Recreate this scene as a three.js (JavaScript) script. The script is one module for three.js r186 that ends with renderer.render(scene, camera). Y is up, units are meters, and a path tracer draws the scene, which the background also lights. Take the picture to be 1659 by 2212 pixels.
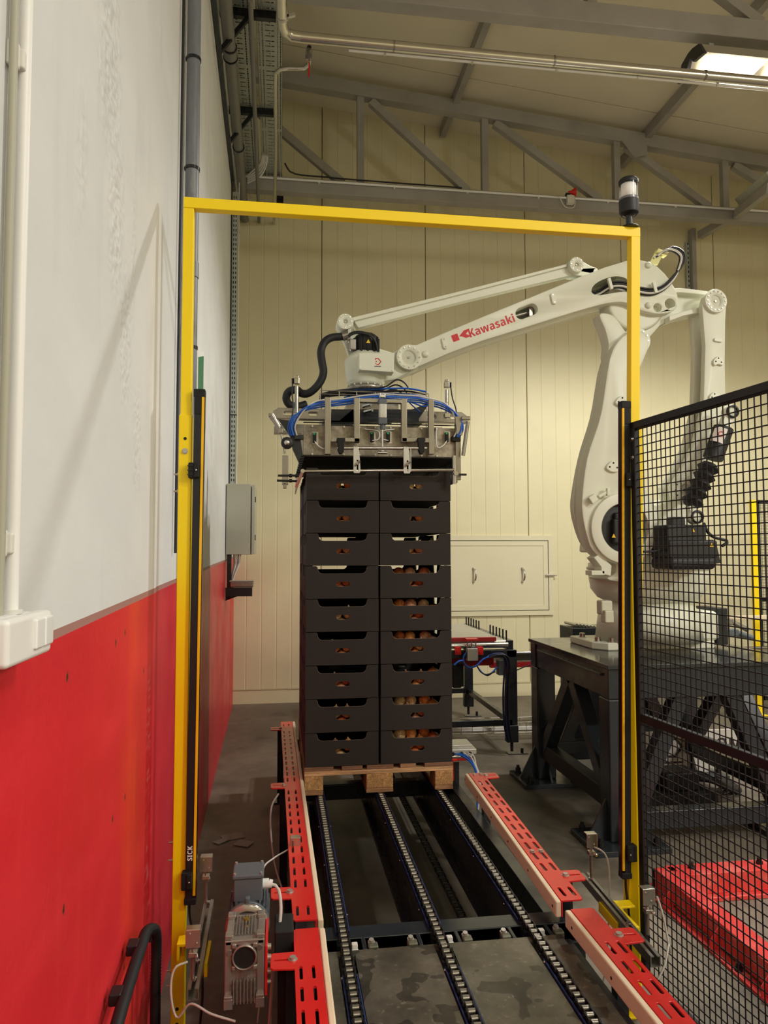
import * as THREE from 'three';
import { mergeGeometries, toCreasedNormals, mergeVertices } from 'three/addons/utils/BufferGeometryUtils.js';
import { RoundedBoxGeometry } from 'three/addons/geometries/RoundedBoxGeometry.js';
import { RectAreaLightUniformsLib } from 'three/addons/lights/RectAreaLightUniformsLib.js';
import { FontLoader } from 'three/addons/loaders/FontLoader.js';
import { TextGeometry } from 'three/addons/geometries/TextGeometry.js';

// ---------- camera, lights, exposure ----------
const scene = new THREE.Scene();
const camera = new THREE.PerspectiveCamera(69.33, 1659 / 2212, 0.05, 60);
camera.rotation.order = 'YXZ';
camera.position.set(0, 1.7, 0);
camera.rotation.set(THREE.MathUtils.degToRad(3.15), THREE.MathUtils.degToRad(-8), THREE.MathUtils.degToRad(-0.12));
scene.add(camera);
const renderer = new THREE.WebGLRenderer({ antialias: true });
renderer.toneMapping = THREE.LinearToneMapping;
renderer.toneMappingExposure = 1.7;
renderer.shadowMap.enabled = true;
scene.background = new THREE.Color(0x000000);
RectAreaLightUniformsLib.init();
const LAMP_COLOR = new THREE.Color(1.0, 0.968, 0.905), LAMP_LIGHT = 80;
// floodlights of the hall: [x, y, z, power, aimed at]; the first hangs from the truss in view, the others behind and beside the camera
const LAMPS = [[3.72, 5.44, -5.1, 1.5], [7.0, 5.0, 2.6, 2.3, [5.6, 0, 1.5]], [3.72, 5.5, 0.75, 1.0], [7.0, 5.4, -3.4, 0.6], [1.6, 5.5, 3.0, 0.4]];

// ---------- helpers ----------
let seed = 7;
const rnd = () => { seed = (seed * 1664525 + 1013904223) >>> 0; return seed / 4294967296; };
const rr = (a, b) => a + (b - a) * rnd();
const V = (x, y, z) => new THREE.Vector3(x, y, z);
const v3 = p => p.isVector3 ? p : new THREE.Vector3(p[0], p[1], p[2]);
function place(g, x = 0, y = 0, z = 0, rx = 0, ry = 0, rz = 0) {
  if (rx) g.rotateX(rx); if (ry) g.rotateY(ry); if (rz) g.rotateZ(rz);
  g.translate(x, y, z); return g;
}
const bx = (w, h, d, x, y, z, rx, ry, rz) => place(new THREE.BoxGeometry(w, h, d), x, y, z, rx, ry, rz);
const rb = (w, h, d, x, y, z, r = 0.004, rx, ry, rz) => place(new RoundedBoxGeometry(w, h, d, 2, Math.min(r, w / 2.01, h / 2.01, d / 2.01)), x, y, z, rx, ry, rz);
const span = (x0, x1, y0, y1, z0, z1) => bx(Math.abs(x1 - x0), Math.abs(y1 - y0), Math.abs(z1 - z0), (x0 + x1) / 2, (y0 + y1) / 2, (z0 + z1) / 2);
const rspan = (x0, x1, y0, y1, z0, z1, r = 0.004) => rb(Math.abs(x1 - x0), Math.abs(y1 - y0), Math.abs(z1 - z0), (x0 + x1) / 2, (y0 + y1) / 2, (z0 + z1) / 2, r);
function aim(g, a, b, up) {                       // turns a shape built along +y, centred, into the segment a-b
  a = v3(a); b = v3(b);
  const y = b.clone().sub(a).normalize();
  let ref = up ? v3(up) : (Math.abs(y.z) > 0.9 ? V(1, 0, 0) : V(0, 0, 1));
  const x = new THREE.Vector3().crossVectors(y, ref).normalize(), z = new THREE.Vector3().crossVectors(x, y);
  const m = new THREE.Matrix4().makeBasis(x, y, z); m.setPosition(a.clone().add(b).multiplyScalar(0.5));
  g.applyMatrix4(m); return g;
}
const len = (a, b) => v3(a).distanceTo(v3(b));
const cy = (a, b, r, seg = 16, r2 = r) => aim(new THREE.CylinderGeometry(r2, r, len(a, b), seg), a, b);
const bar = (a, b, w, d, up, r = 0) => aim(r ? new RoundedBoxGeometry(w, len(a, b), d, 1, r) : new THREE.BoxGeometry(w, len(a, b), d), a, b, up);
const tube = (pts, r, seg = 24, rad = 8, closed = false) => new THREE.TubeGeometry(new THREE.CatmullRomCurve3(pts.map(v3), closed, 'centripetal'), seg, r, rad, closed);
const cap = g => g;
const sph = (r, x, y, z, s = 12) => place(new THREE.SphereGeometry(r, s, Math.max(6, s * 0.7 | 0)), x, y, z);
const lathe = (prof, seg = 32) => new THREE.LatheGeometry(prof.map(p => new THREE.Vector2(p[0], p[1])), seg);
const latheAt = (prof, a, dir, seg = 32) => { const g = lathe(prof, seg); const q = new THREE.Quaternion().setFromUnitVectors(V(0, 1, 0), v3(dir).clone().normalize()); g.applyQuaternion(q); g.translate(a[0], a[1], a[2]); return g; };
function circ(cx, cyy, r, n = 20) { const o = []; for (let i = 0; i < n; i++) { const t = i / n * Math.PI * 2; o.push([cx + r * Math.cos(t), cyy + r * Math.sin(t)]); } return o; }
function slot(cx, cyy, L, w, ang = 0, n = 6) {       // a stadium, long side L
  const o = []; const h = L / 2 - w / 2, c = Math.cos(ang), s = Math.sin(ang);
  for (let e = 0; e < 2; e++) for (let i = 0; i <= n; i++) { const t = -Math.PI / 2 + e * Math.PI + i / n * Math.PI; const x = (e ? -h : h) + w / 2 * Math.cos(t), y = w / 2 * Math.sin(t); o.push([cx + x * c - y * s, cyy + x * s + y * c]); }
  return o;
}
const shapeOf = (pts, holes = []) => { const s = new THREE.Shape(pts.map(p => new THREE.Vector2(p[0], p[1]))); for (const h of holes) s.holes.push(new THREE.Path(h.map(p => new THREE.Vector2(p[0], p[1])))); return s; };
function smooth(pts, n = 40, closed = true) { const c = new THREE.CatmullRomCurve3(pts.map(p => V(p[0], p[1], 0)), closed, 'centripetal'); const o = c.getPoints(n); if (closed) o.pop(); return o.map(p => [p.x, p.y]); }
// outline in x,y, solid from z0 (front) back to z0 - depth
function slab(pts, z0, depth, holes = [], bevel = 0, bs = 2) {
  let g = new THREE.ExtrudeGeometry(shapeOf(pts, holes), { depth: depth - 2 * bevel, steps: 1, curveSegments: 6, bevelEnabled: bevel > 0, bevelSize: bevel, bevelOffset: -bevel, bevelThickness: bevel, bevelSegments: bs });
  g.translate(0, 0, z0 - depth + bevel); return g;
}
// outline in x,z, solid from y0 up to y0 + t
function deck(pts, y0, t, holes = [], bevel = 0) {
  const f = a => a.map(p => [p[0], -p[1]]);
  const g = new THREE.ExtrudeGeometry(shapeOf(f(pts), holes.map(f)), { depth: t - 2 * bevel, steps: 1, bevelEnabled: bevel > 0, bevelSize: bevel, bevelOffset: -bevel, bevelThickness: bevel, bevelSegments: 1 });
  g.rotateX(-Math.PI / 2); g.translate(0, y0 + bevel, 0); return g;
}
// outline in z,y, solid from x0 to x0 + t (x0 + t faces +x)
function side(pts, x0, t, holes = [], bevel = 0) {
  const f = a => a.map(p => [-p[0], p[1]]);
  const g = new THREE.ExtrudeGeometry(shapeOf(f(pts), holes.map(f)), { depth: t - 2 * bevel, steps: 1, bevelEnabled: bevel > 0, bevelSize: bevel, bevelOffset: -bevel, bevelThickness: bevel, bevelSegments: 1 });
  g.rotateY(Math.PI / 2); g.translate(x0 + bevel, 0, 0); return g;
}
const crease = (g, a = 0.6) => toCreasedNormals(g, a);
function boxUV(g) {                                // uv in metres, projected along the main direction of each face
  const p = g.attributes.position, n = g.attributes.normal, uv = new Float32Array(p.count * 2);
  for (let i = 0; i < p.count; i += 3) {
    let ax = 0, ay = 0, az = 0;
    for (let k = i; k < i + 3; k++) { ax += Math.abs(n.getX(k)); ay += Math.abs(n.getY(k)); az += Math.abs(n.getZ(k)); }
    for (let k = i; k < i + 3; k++) {
      const x = p.getX(k), y = p.getY(k), z = p.getZ(k);
      if (ax >= ay && ax >= az) { uv[2 * k] = -z; uv[2 * k + 1] = y; } else if (ay >= az) { uv[2 * k] = x; uv[2 * k + 1] = -z; } else { uv[2 * k] = x; uv[2 * k + 1] = y; }
    }
  }
  g.setAttribute('uv', new THREE.BufferAttribute(uv, 2)); return g;
}
function join(geos) {
  const a = (Array.isArray(geos) ? geos : [geos]).flat(9).map(g => { const h = g.index ? g.toNonIndexed() : g; for (const k of Object.keys(h.attributes)) if (!['position', 'normal', 'uv'].includes(k)) h.deleteAttribute(k); if (!h.attributes.uv) h.setAttribute('uv', new THREE.BufferAttribute(new Float32Array(h.attributes.position.count * 2), 2)); h.morphAttributes = {}; return h; });
  return a.length > 1 ? mergeGeometries(a) : a[0];
}
const used = {};
function numbered(n) { if (used[n] === undefined) { used[n] = 0; return n; } used[n]++; return n + '_' + String(used[n]).padStart(3, '0'); }
function part(name, geos, m, parent, label, keepUV) {
  const g = join(geos); if (!keepUV) boxUV(g);
  const o = new THREE.Mesh(g, m); o.name = name; o.castShadow = o.receiveShadow = true;
  if (label) o.userData.label = label;
  parent.add(o); return o;
}
function thing(name, label, category, group, pos) {
  const o = new THREE.Group(); o.name = numbered(name); o.userData = { label, category };
  if (group) o.userData.group = group; if (pos) o.position.set(pos[0], pos[1], pos[2]);
  scene.add(o); return o;
}
function solo(name, geos, m, label, category, group, keepUV) { const o = part(numbered(name), geos, m, scene, label, keepUV); o.userData.category = category; if (group) o.userData.group = group; return o; }
function struct(name, geos, m, label) { const o = part(name, geos, m, scene); o.userData = { kind: 'structure', label, category: 'building' }; return o; }
function copy(o, label, pos, ry) { const c = o.clone(); c.name = numbered(o.name.replace(/_\d{3}$/, '')); c.userData = { ...o.userData }; if (label) c.userData.label = label; scene.add(c); if (pos) c.position.set(pos[0], pos[1], pos[2]); if (ry !== undefined) c.rotation.y = ry; return c; }

// ---------- textures ----------
function lattice(P, s) { const a = new Float32Array(P * P); let q = s * 7919 + 13; for (let i = 0; i < a.length; i++) { q = (q * 1664525 + 1013904223) >>> 0; a[i] = q / 4294967296; } return a; }
const lats = [];
function vn(x, y, P, s) {                          // tileable value noise, period P
  const row = lats[P] || (lats[P] = []), L = row[s] || (row[s] = lattice(P, s));
  const xi = Math.floor(x), yi = Math.floor(y); let fx = x - xi, fy = y - yi; fx = fx * fx * (3 - 2 * fx); fy = fy * fy * (3 - 2 * fy);
  const m = v => ((v % P) + P) % P, x0 = m(xi), x1 = m(xi + 1), y0 = m(yi) * P, y1 = m(yi + 1) * P;
  return (L[y0 + x0] * (1 - fx) + L[y0 + x1] * fx) * (1 - fy) + (L[y1 + x0] * (1 - fx) + L[y1 + x1] * fx) * fy;
}
function fbm(u, v, P, oct, s) { let a = 0, w = 0.5, t = 0; for (let i = 0; i < oct; i++) { a += w * vn(u * P, v * P, P, s + i); t += w; w *= 0.5; P *= 2; } return a / t; }
function tex(w, h, fn, srgb = true, rep = [1, 1]) {
  const d = new Uint8Array(w * h * 4);
  for (let j = 0; j < h; j++) for (let i = 0; i < w; i++) { const c = fn((i + 0.5) / w, (j + 0.5) / h), k = (j * w + i) * 4; d[k] = Math.max(0, Math.min(255, c[0])); d[k + 1] = Math.max(0, Math.min(255, c[1])); d[k + 2] = Math.max(0, Math.min(255, c[2])); d[k + 3] = 255; }
  const t = new THREE.DataTexture(d, w, h); t.wrapS = t.wrapT = THREE.RepeatWrapping; t.magFilter = THREE.LinearFilter; t.minFilter = THREE.LinearMipmapLinearFilter; t.generateMipmaps = true;
  if (srgb) t.colorSpace = THREE.SRGBColorSpace; t.repeat.set(rep[0], rep[1]); t.needsUpdate = true; return t;
}
const std = (color, roughness = 0.6, metalness = 0, extra = {}) => new THREE.MeshStandardMaterial({ color, roughness, metalness, ...extra });
const tint = (r, g, b, amp, P, oct, s, size = 256, rep = [1, 1], stretch = [1, 1]) => tex(size, size, (u, v) => { const n = (fbm(u, v, P, oct, s) - 0.5) * 2 * amp; return [r * (1 + n), g * (1 + n), b * (1 + n)]; }, true, rep);
const grain = (lo, hi, P, oct, s, rep) => tex(256, 256, (u, v) => { const n = lo + (hi - lo) * fbm(u, v, P, oct, s); return [n, n, n]; }, false, rep);
const scuff = grain(90, 200, 8, 5, 31, [1.6, 1.6]);
const fineBump = grain(60, 200, 32, 3, 41, [2.5, 2.5]);
const M = {
  yellow: std(0xffdc00, 0.42),
  yellow2: std(0xf5be00, 0.5),
  black: std(0x16161a, 0.5),
  blackMatt: std(0x101010, 0.75),
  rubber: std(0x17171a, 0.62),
  frame: std(0x23262a, 0.48, 0.15, { roughnessMap: scuff }),
  mesh: std(0x0b090d, 0.6),
  standPaint: std(0x2b3035, 0.42, 0.1, { roughnessMap: scuff }),
  robot: std(0xe4e6d4, 0.38),
  robotDark: std(0xcfcfbb, 0.45),
  steel: std(0xb4b1ab, 0.32, 0.9, { roughnessMap: scuff }),
  steelDull: std(0x98938b, 0.5, 0.75, { roughnessMap: scuff }),
  inox: std(0xcac6bc, 0.24, 0.92),
  chrome: std(0xd0d0d0, 0.18, 1),
  galv: std(0xb2b7af, 0.5, 0.25, { map: tint(255, 255, 255, 0.12, 8, 4, 51, 256, [2, 2]) }),
  zinc: std(0xbfbab0, 0.4, 0.7),
  alu: std(0xc4c4c0, 0.38, 0.8),
  trussGrey: std(0x9f9b94, 0.6, 0, { map: tint(255, 255, 255, 0.1, 6, 5, 61, 256, [0.7, 0.7]) }),
  pipeGrey: std(0x82807b, 0.5),
  white: std(0xecebe8, 0.45),
  whiteDull: std(0xd9d7d0, 0.6),
  cable: std(0xc9c6be, 0.55),
  red: std(0xd32826, 0.42, 0, { roughnessMap: scuff }),
  redDeep: std(0x9c1117, 0.5),
  blue: std(0x1d62c9, 0.4),
  blueDark: std(0x1c2c63, 0.5),
  cream: std(0xe6d3b4, 0.55),
  glassWhite: std(0xf2f2f0, 0.25),
  green: std(0x12704a, 0.5),
  cabinet: std(0xa9a695, 0.5),
  motorGrey: std(0x5d666c, 0.5, 0.15),
  castAlu: std(0xa8a29a, 0.42, 0.65, { roughnessMap: scuff }),
  chain: std(0x2e2c2b, 0.42, 0.7),
  chainLight: std(0x9d988e, 0.3, 0.9),
  holeDark: std(0x0b0a0a, 0.8),  // near-black for painted-on holes, stands in for the shade inside them
};

// ---------- the hall ----------
const ROOF0 = 7.07, ROOFS = 0.0968, BACKZ = -8.6, wallX = z => -0.40 + 0.0128 * z;   // left wall face, z is negative
const paintLine = [[4.5, 1.44], [-1.454, 1.538], [-1.979, 1.547], [-3.358, 1.572], [-7.922, 1.636], [-8.6, 1.645]];
function marks(u, v, list) { let a = 0; for (const [z, y, rz, ry, k] of list) { const d = ((u - z) / rz) ** 2 + ((v - y) / ry) ** 2; if (d < 1) a = Math.max(a, k * (1 - d)); } return a; }
{
  // plaster: u = distance along the wall, v = height, both in metres / 8 and / 4
  const flakes = [[1.85, 2.95, 0.16, 0.35, 1], [1.95, 2.6, 0.12, 0.3, 0.9], [2.1, 2.3, 0.1, 0.25, 0.7], [2.3, 2.05, 0.09, 0.2, 0.6], [1.6, 2.55, 0.06, 0.2, 0.5], [1.7, 3.2, 0.05, 0.25, 0.7], [2.2, 2.6, 0.05, 0.3, 0.5]];
  const plaster = (u, v) => {
    const z = u * 8, y = v * 4 + 1.4, n = fbm(u, v, 24, 6, 3), m = fbm(u, v, 5, 4, 9), f = fbm(u, v, 420, 2, 17);
    const k = marks(z, y, flakes), cr = k * (f > 0.56 ? 1 : 0) * 0.6;
    const streak = Math.max(0, fbm(u * 3, v * 0.25, 30, 3, 25) - 0.62) * 1.5;
    return { c: 1 + (n - 0.5) * 0.06 + (m - 0.5) * 0.07 - cr * 0.09 - streak * 0.08, b: n * 0.35 + m * 0.2 + f * 0.12 + k * (f > 0.5 ? 0.5 : 0) };
  };
  const wmap = tex(2048, 1024, (u, v) => { const c = plaster(u, v).c; return [222 * c, 223 * c, 223 * c]; }, true, [1 / 8, 1 / 4]);
  wmap.offset.set(0, -1.4 / 4);
  const wb = tex(1024, 512, (u, v) => { const b = plaster(u, v).b * 200; return [b, b, b]; }, false, [1 / 8, 1 / 4]); wb.offset.set(0, -1.4 / 4);
  const plasterM = std(0xffffff, 0.62, 0, { map: wmap, bumpMap: wb, bumpScale: 0.008 });
  // red gloss paint with orange brush-overs, scuffs and old anchor holes
  const holes = [[-2.043,1.466],[-1.572,1.453],[-2.209,1.014],[-2.042,1.011],[-1.581,0.996],[-2.238,0.533],[-2.168,1.479],[-2.49,1.324]];
  const rmap = tex(2048, 512, (u, v) => {
    const z = -u * 8, y = v * 2, n = fbm(u, v, 16, 5, 71), s = fbm(u * 4, v * 0.2, 40, 4, 77), f = fbm(u, v, 140, 3, 83);
    let r = 222 + (n - 0.5) * 26, g = 42 + (n - 0.5) * 22, b = 52 + (n - 0.5) * 16;
    const orange = Math.max(0, 1 - Math.abs(-z - 2.28 - (s - 0.5) * 0.25) / 0.14) * (0.5 + 0.5 * s);
    r += 12 * orange; g += 20 * orange; b -= 6 * orange;
    const o2 = Math.max(0, s - 0.6) * 2; g += 12 * o2; r += 6 * o2;
    const sc = Math.max(0, 1 - Math.abs(-z - 2.62) / 0.1) * Math.max(0, f * s * 4 - 0.95) * (y < 1.35 ? 1 : 0); r += 20 * sc; g += 90 * sc; b += 90 * sc;
    if (-z > 2.7) { r *= 0.94; g *= 1.04; b *= 1.1; }
    for (const h of holes) { const d = Math.hypot((z - h[0]) * 1.0, (y - h[1]) * 0.8); if (d < 0.006) { r = 70; g = 45; b = 25; } else if (d < 0.009) { r = 170; g = 60; b = 50; } }
    return [r, g, b];
  }, true, [1 / 8, 1 / 2]);
  const redM = std(0xffffff, 0.95, 0, { map: rmap, roughnessMap: grain(70, 150, 6, 5, 91, [0.5, 0.5]), bumpMap: fineBump, bumpScale: 0.0012 });
  const bandM = std(0xa87a72, 0.6);
  const wall = thing('wall_left', 'off-white plastered wall with a glossy red painted lower half', 'wall'); wall.userData.kind = 'structure';
  const tilt = g => { const p = g.attributes.position; for (let i = 0; i < p.count; i++) p.setX(i, p.getX(i) + 0.0128 * p.getZ(i)); g.computeVertexNormals(); return g; };
  const JZ = -2.735;
  const split = (z0, z1) => { const l = []; for (const p of paintLine) if (p[0] < z0 && p[0] > z1) l.push(p); const at = z => { for (let i = 1; i < paintLine.length; i++) if (z >= paintLine[i][0]) { const a = paintLine[i - 1], b = paintLine[i], t = (z - a[0]) / (b[0] - a[0]); return a[1] + (b[1] - a[1]) * t; } return 1.645; }; return [[z0, at(z0)], ...l, [z1, at(z1)]]; };
  for (const [z0, z1, dx] of [[4.5, JZ + 0.004, 0], [JZ - 0.004, BACKZ, -0.006]]) {
    const L = split(z0, z1), up = L.map(p => [p[0], p[1] + 0.018]);
    part('plaster_panel', tilt(side([...up, [z1, 7.4], [z0, 7.4]], -0.62, 0.22 + dx)), plasterM, wall);
    part('paint_edge', tilt(side([...L, ...up.slice().reverse()], -0.62, 0.22 + dx)), bandM, wall, 'dull brownish edge where red paint meets white plaster');
    part('painted_dado', tilt(side([...L.slice().reverse(), [z0, -0.1], [z1, -0.1]], -0.62, 0.22 + dx)), redM, wall, 'glossy red painted lower wall');
  }
}
{
  // floor: dark worn concrete
  const fl = (u, v) => { const n = fbm(u, v, 5, 6, 101), f = fbm(u, v, 60, 3, 107), s = fbm(u, v, 12, 4, 111); return { n, f, s }; };
  const fm = tex(1024, 1024, (u, v) => { const { n, f, s } = fl(u, v); const c = 0.8 + (n - 0.5) * 0.65 + (f - 0.5) * 0.2 - (s > 0.62 ? (s - 0.62) * 0.9 : 0); return [138 * c, 128 * c, 112 * c]; }, true, [0.25, 0.25]);
  const fr = tex(512, 512, (u, v) => { const { n, f, s } = fl(u, v); const c = 95 + n * 60 + f * 25 + s * 30; return [c, c, c]; }, false, [0.25, 0.25]);
  const m = std(0xffffff, 0.95, 0, { map: fm, roughnessMap: fr, bumpMap: fineBump, bumpScale: 0.0008 });
  struct('floor', span(-0.7, 10.2, -0.25, 0, 4.5, -8.9), m, 'dark worn concrete floor');
}
{
  // roof of sandwich panels, falling towards +x
  const m = std(0xddd6c0, 0.7, 0, { map: tint(255, 255, 255, 0.05, 6, 5, 121, 256, [0.4, 0.4]) });
  const roof = thing('ceiling', 'sloping cream roof panels with thin dark joints', 'ceiling'); roof.userData.kind = 'structure';
  const ang = -Math.atan(ROOFS), L = 11.2 / Math.cos(ang);
  for (let i = 0, z = -8.75; z < 4.4; i++, z += 1.13) { const w = 1.118; part('roof_panel', place(rb(L, 0.1, w, L / 2 - 0.75, 0.05, 0, 0.004), 0, ROOF0, z + w / 2 + 0.01, 0, 0, ang), m, roof); }
  part('roof_deck', place(new THREE.BoxGeometry(L + 0.1, 0.05, 13.6), 0, ROOF0 + 0.135, -2.15, 0, 0, ang).translate(4.9, -4.9 * ROOFS, 0), std(0x4a463c, 0.9), roof);
}
{
  // back wall: cream sandwich panels with fine vertical grooves, joints recessed
  const m = std(0xded6b0, 0.5, 0, { map: tint(255, 255, 255, 0.035, 5, 5, 131, 256, [0.5, 0.5]), bumpMap: fineBump, bumpScale: 0.0006 });
  const wall = thing('wall_back', 'cream sandwich-panel wall with fine vertical grooves', 'wall'); wall.userData.kind = 'structure';
  const J = [-0.72, 0.472, 1.719, 2.97, 4.22, 5.47, 6.72, 7.97, 9.22, 10.4];
  const panel = (x0, x1, y0, y1) => {
    const prof = [[x0 + 0.004, -0.1], [x0 + 0.004, -0.004], [x0 + 0.008, 0]]; const n = 7, w = (x1 - x0) / n;
    for (let k = 1; k < n; k++) { const c = x0 + k * w; prof.push([c - 0.009, 0], [c - 0.004, -0.0035], [c + 0.004, -0.0035], [c + 0.009, 0]); }
    prof.push([x1 - 0.008, 0], [x1 - 0.004, -0.004], [x1 - 0.004, -0.1]);
    const g = new THREE.ExtrudeGeometry(shapeOf(prof), { depth: y1 - y0, bevelEnabled: false }); g.rotateX(-Math.PI / 2); // x,y->x,-z ; depth->y
    g.scale(1, 1, -1); g.translate(0, y0, BACKZ); g.computeVertexNormals(); const id = []; const p = g.index ? g.toNonIndexed() : g; // restore winding
    const a = p.attributes.position.array; for (let i = 0; i < a.length; i += 9) for (let k = 0; k < 3; k++) { const t = a[i + 3 + k]; a[i + 3 + k] = a[i + 6 + k]; a[i + 6 + k] = t; } p.computeVertexNormals(); return p;
  };
  for (let i = 0; i + 1 < J.length; i++) part('wall_panel', panel(J[i], J[i + 1], 0.16, 7.3 - ROOFS * J[i]), m, wall);
  part('panel_core', span(-0.72, 10.4, 0, 7.3, BACKZ - 0.1, BACKZ - 0.2), std(0x55503f, 0.9), wall);
  part('base_flashing', [span(-0.72, 10.4, 0, 0.16, BACKZ - 0.1, BACKZ + 0.012), span(-0.72, 10.4, 0.155, 0.16, BACKZ, BACKZ + 0.02)], m, wall, 'plain cream flashing along the foot of the wall');
  struct('wall_right', span(10.2, 10.4, 0, 6.6, 4.5, -8.7), m, 'cream panel wall on the far side of the hall');
  struct('wall_front', span(-0.7, 10.4, 0, 7.3, 4.5, 4.7), m, 'cream panel wall behind the camera');
}
// access hatch in the back wall
{
  const m = std(0xdcd6b6, 0.48), zf = BACKZ + 0.004;
  const d = thing('door_1', 'cream access hatch with two pull handles in the panel wall', 'hatch'); d.userData.kind = 'structure';
  const [[ax0, ay1], [ax1, ay0]] = [[1.05, 1.9], [3.262, 0.95]];
  const fr = (x0, x1, y0, y1, w, z0, z1) => [span(x0, x1, y1 - w, y1, z0, z1), span(x0, x1, y0, y0 + w, z0, z1), span(x0, x0 + w, y0 + w, y1 - w, z0, z1), span(x1 - w, x1, y0 + w, y1 - w, z0, z1)];
  part('frame', fr(ax0, ax1, ay0, ay1, 0.055, zf, zf + 0.022), m, d);
  const lf = part('leaf', span(ax0 + 0.063, ax1 - 0.063, ay0 + 0.063, ay1 - 0.063, zf, zf + 0.012), m, d);
  part('leaf_trim', fr(ax0 + 0.063, ax1 - 0.063, ay0 + 0.063, ay1 - 0.063, 0.055, zf + 0.012, zf + 0.018), m, lf);
  part('gap_shade_strip', fr(ax0 + 0.054, ax1 - 0.054, ay0 + 0.054, ay1 - 0.054, 0.01, zf, zf + 0.003), M.rubber, lf, 'dark strip painted as gap shade round the hatch leaf');  // dark strip paints the shade of the narrow gap round the leaf
  for (const [x, y] of [[2.277, 1.434], [2.876, 1.431]]) part('handle', [tube([[x, y - 0.075, zf + 0.016], [x + 0.012, y - 0.055, zf + 0.05], [x + 0.018, y, zf + 0.062], [x + 0.012, y + 0.055, zf + 0.05], [x, y + 0.075, zf + 0.016]], 0.011, 20, 8), sph(0.014, x, y + 0.08, zf + 0.02, 8), sph(0.014, x, y - 0.08, zf + 0.02, 8)], M.chrome, lf, 'chrome bow handle');
  part('slide_bolt', [span(3.175, 3.285, 1.415, 1.44, zf + 0.02, zf + 0.034), cy([3.16, 1.428, zf + 0.04], [3.3, 1.428, zf + 0.04], 0.009, 8)], M.zinc, d, 'zinc slide bolt');
}
// trusses, purlins
function truss(z, y0, label) {
  const t = thing('roof_truss', label, 'truss', 'grey steel roof trusses');
  const top = x => y0 + 1.20 - 0.094 * (x - 0.15), x0 = -0.45, x1 = 10.1;
  part('bottom_chord', rspan(x0, x1, y0 - 0.16, y0, z - 0.06, z + 0.06, 0.008), M.trussGrey, t);
  part('top_chord', bar([x0, top(x0) - 0.075, z], [x1, top(x1) - 0.075, z], 0.15, 0.12, [0, 0, 1], 0.006), M.trussGrey, t);
  const posts = [-1.0, 0.86, 2.28, 3.86, 5.22, 6.6, 8.0, 9.4];
  for (let i = 0; i < posts.length; i++) {
    const x = posts[i];
    if (i) part('post', bar([x, y0, z], [x, top(x) - 0.14, z], 0.075, 0.075), M.trussGrey, t);
    if (i + 1 < posts.length) { const xb = posts[i + 1] - 0.2; const a = i ? [x + 0.12, top(x + 0.1) - 0.17, z] : [-0.4, top(-0.4) - 0.4, z]; part('diagonal', bar(a, [xb, y0, z], 0.085, 0.07, [0, 0, 1]), M.trussGrey, t); }
    if (i === 3) part('gusset', slab([[x + 0.02, top(x) - 0.12], [x + 0.36, top(x + 0.36) - 0.12], [x + 0.36, top(x) - 0.30], [x + 0.2, top(x) - 0.34]], z + 0.065, 0.01), M.trussGrey, t);
  }
  return t;
}
truss(-7.95, 5.775, 'grey steel roof truss standing close to the cream panel wall');
truss(-5.06, 5.775, 'grey steel roof truss above the floodlight and the stainless pipe');
for (const [x, n] of [[1.94, 'between the stainless pipe elbow and the floodlight'], [4.24, 'running behind the floodlight']])
  solo('purlin', [span(x - 0.035, x + 0.035, ROOF0 - ROOFS * x - 0.125, ROOF0 - ROOFS * x - 0.004, -8.58, 4.4)], M.trussGrey, 'grey steel purlin under the roof panels ' + n, 'purlin', 'purlins under the roof');
// cross bracing and wall upright at the far right
{
  const b = thing('truss_brace', 'grey angle brace from the far truss to a wall upright', 'brace');
  part('angle', bar([5.199,5.672, -8.45], [5.289,5.674, -7.95], 0.09, 0.07), M.trussGrey, b);
  const u = thing('wall_upright', 'slotted steel upright on the cream wall behind the robot', 'upright');
  const a = [[5.151,5.786],[5.126,4.846],[5.09,5.615]];
  part('channel', rspan(a[0][0] - 0.028, a[0][0] + 0.028, a[1][1], a[0][1], -8.59, -8.5, 0.004), M.trussGrey, u);
  part('slotted_strip', [span(a[0][0] - 0.075, a[0][0] - 0.03, a[1][1], a[0][1] - 0.16, -8.59, -8.56)], M.galv, u);
  for (let y = a[1][1] + 0.02, i = 0; y < a[0][1] - 0.2; y += 0.06, i++) part('slot', span(a[0][0] - 0.056, a[0][0] - 0.044, y, y + 0.03, -8.566, -8.5585), M.holeDark, u);
  const c = thing('diagonal_cable_channel', 'pair of grey brace channels crossing the far truss toward the ceiling', 'brace');
  part('channel', bar([5.313,5.679, -7.86], [4.835,5.335, -6.6], 0.1, 0.07), M.trussGrey, c);
  part('cable_ladder', bar([5.341,5.832, -7.86], [4.84,5.463, -6.6], 0.1, 0.04), M.galv, c);
}
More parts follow.
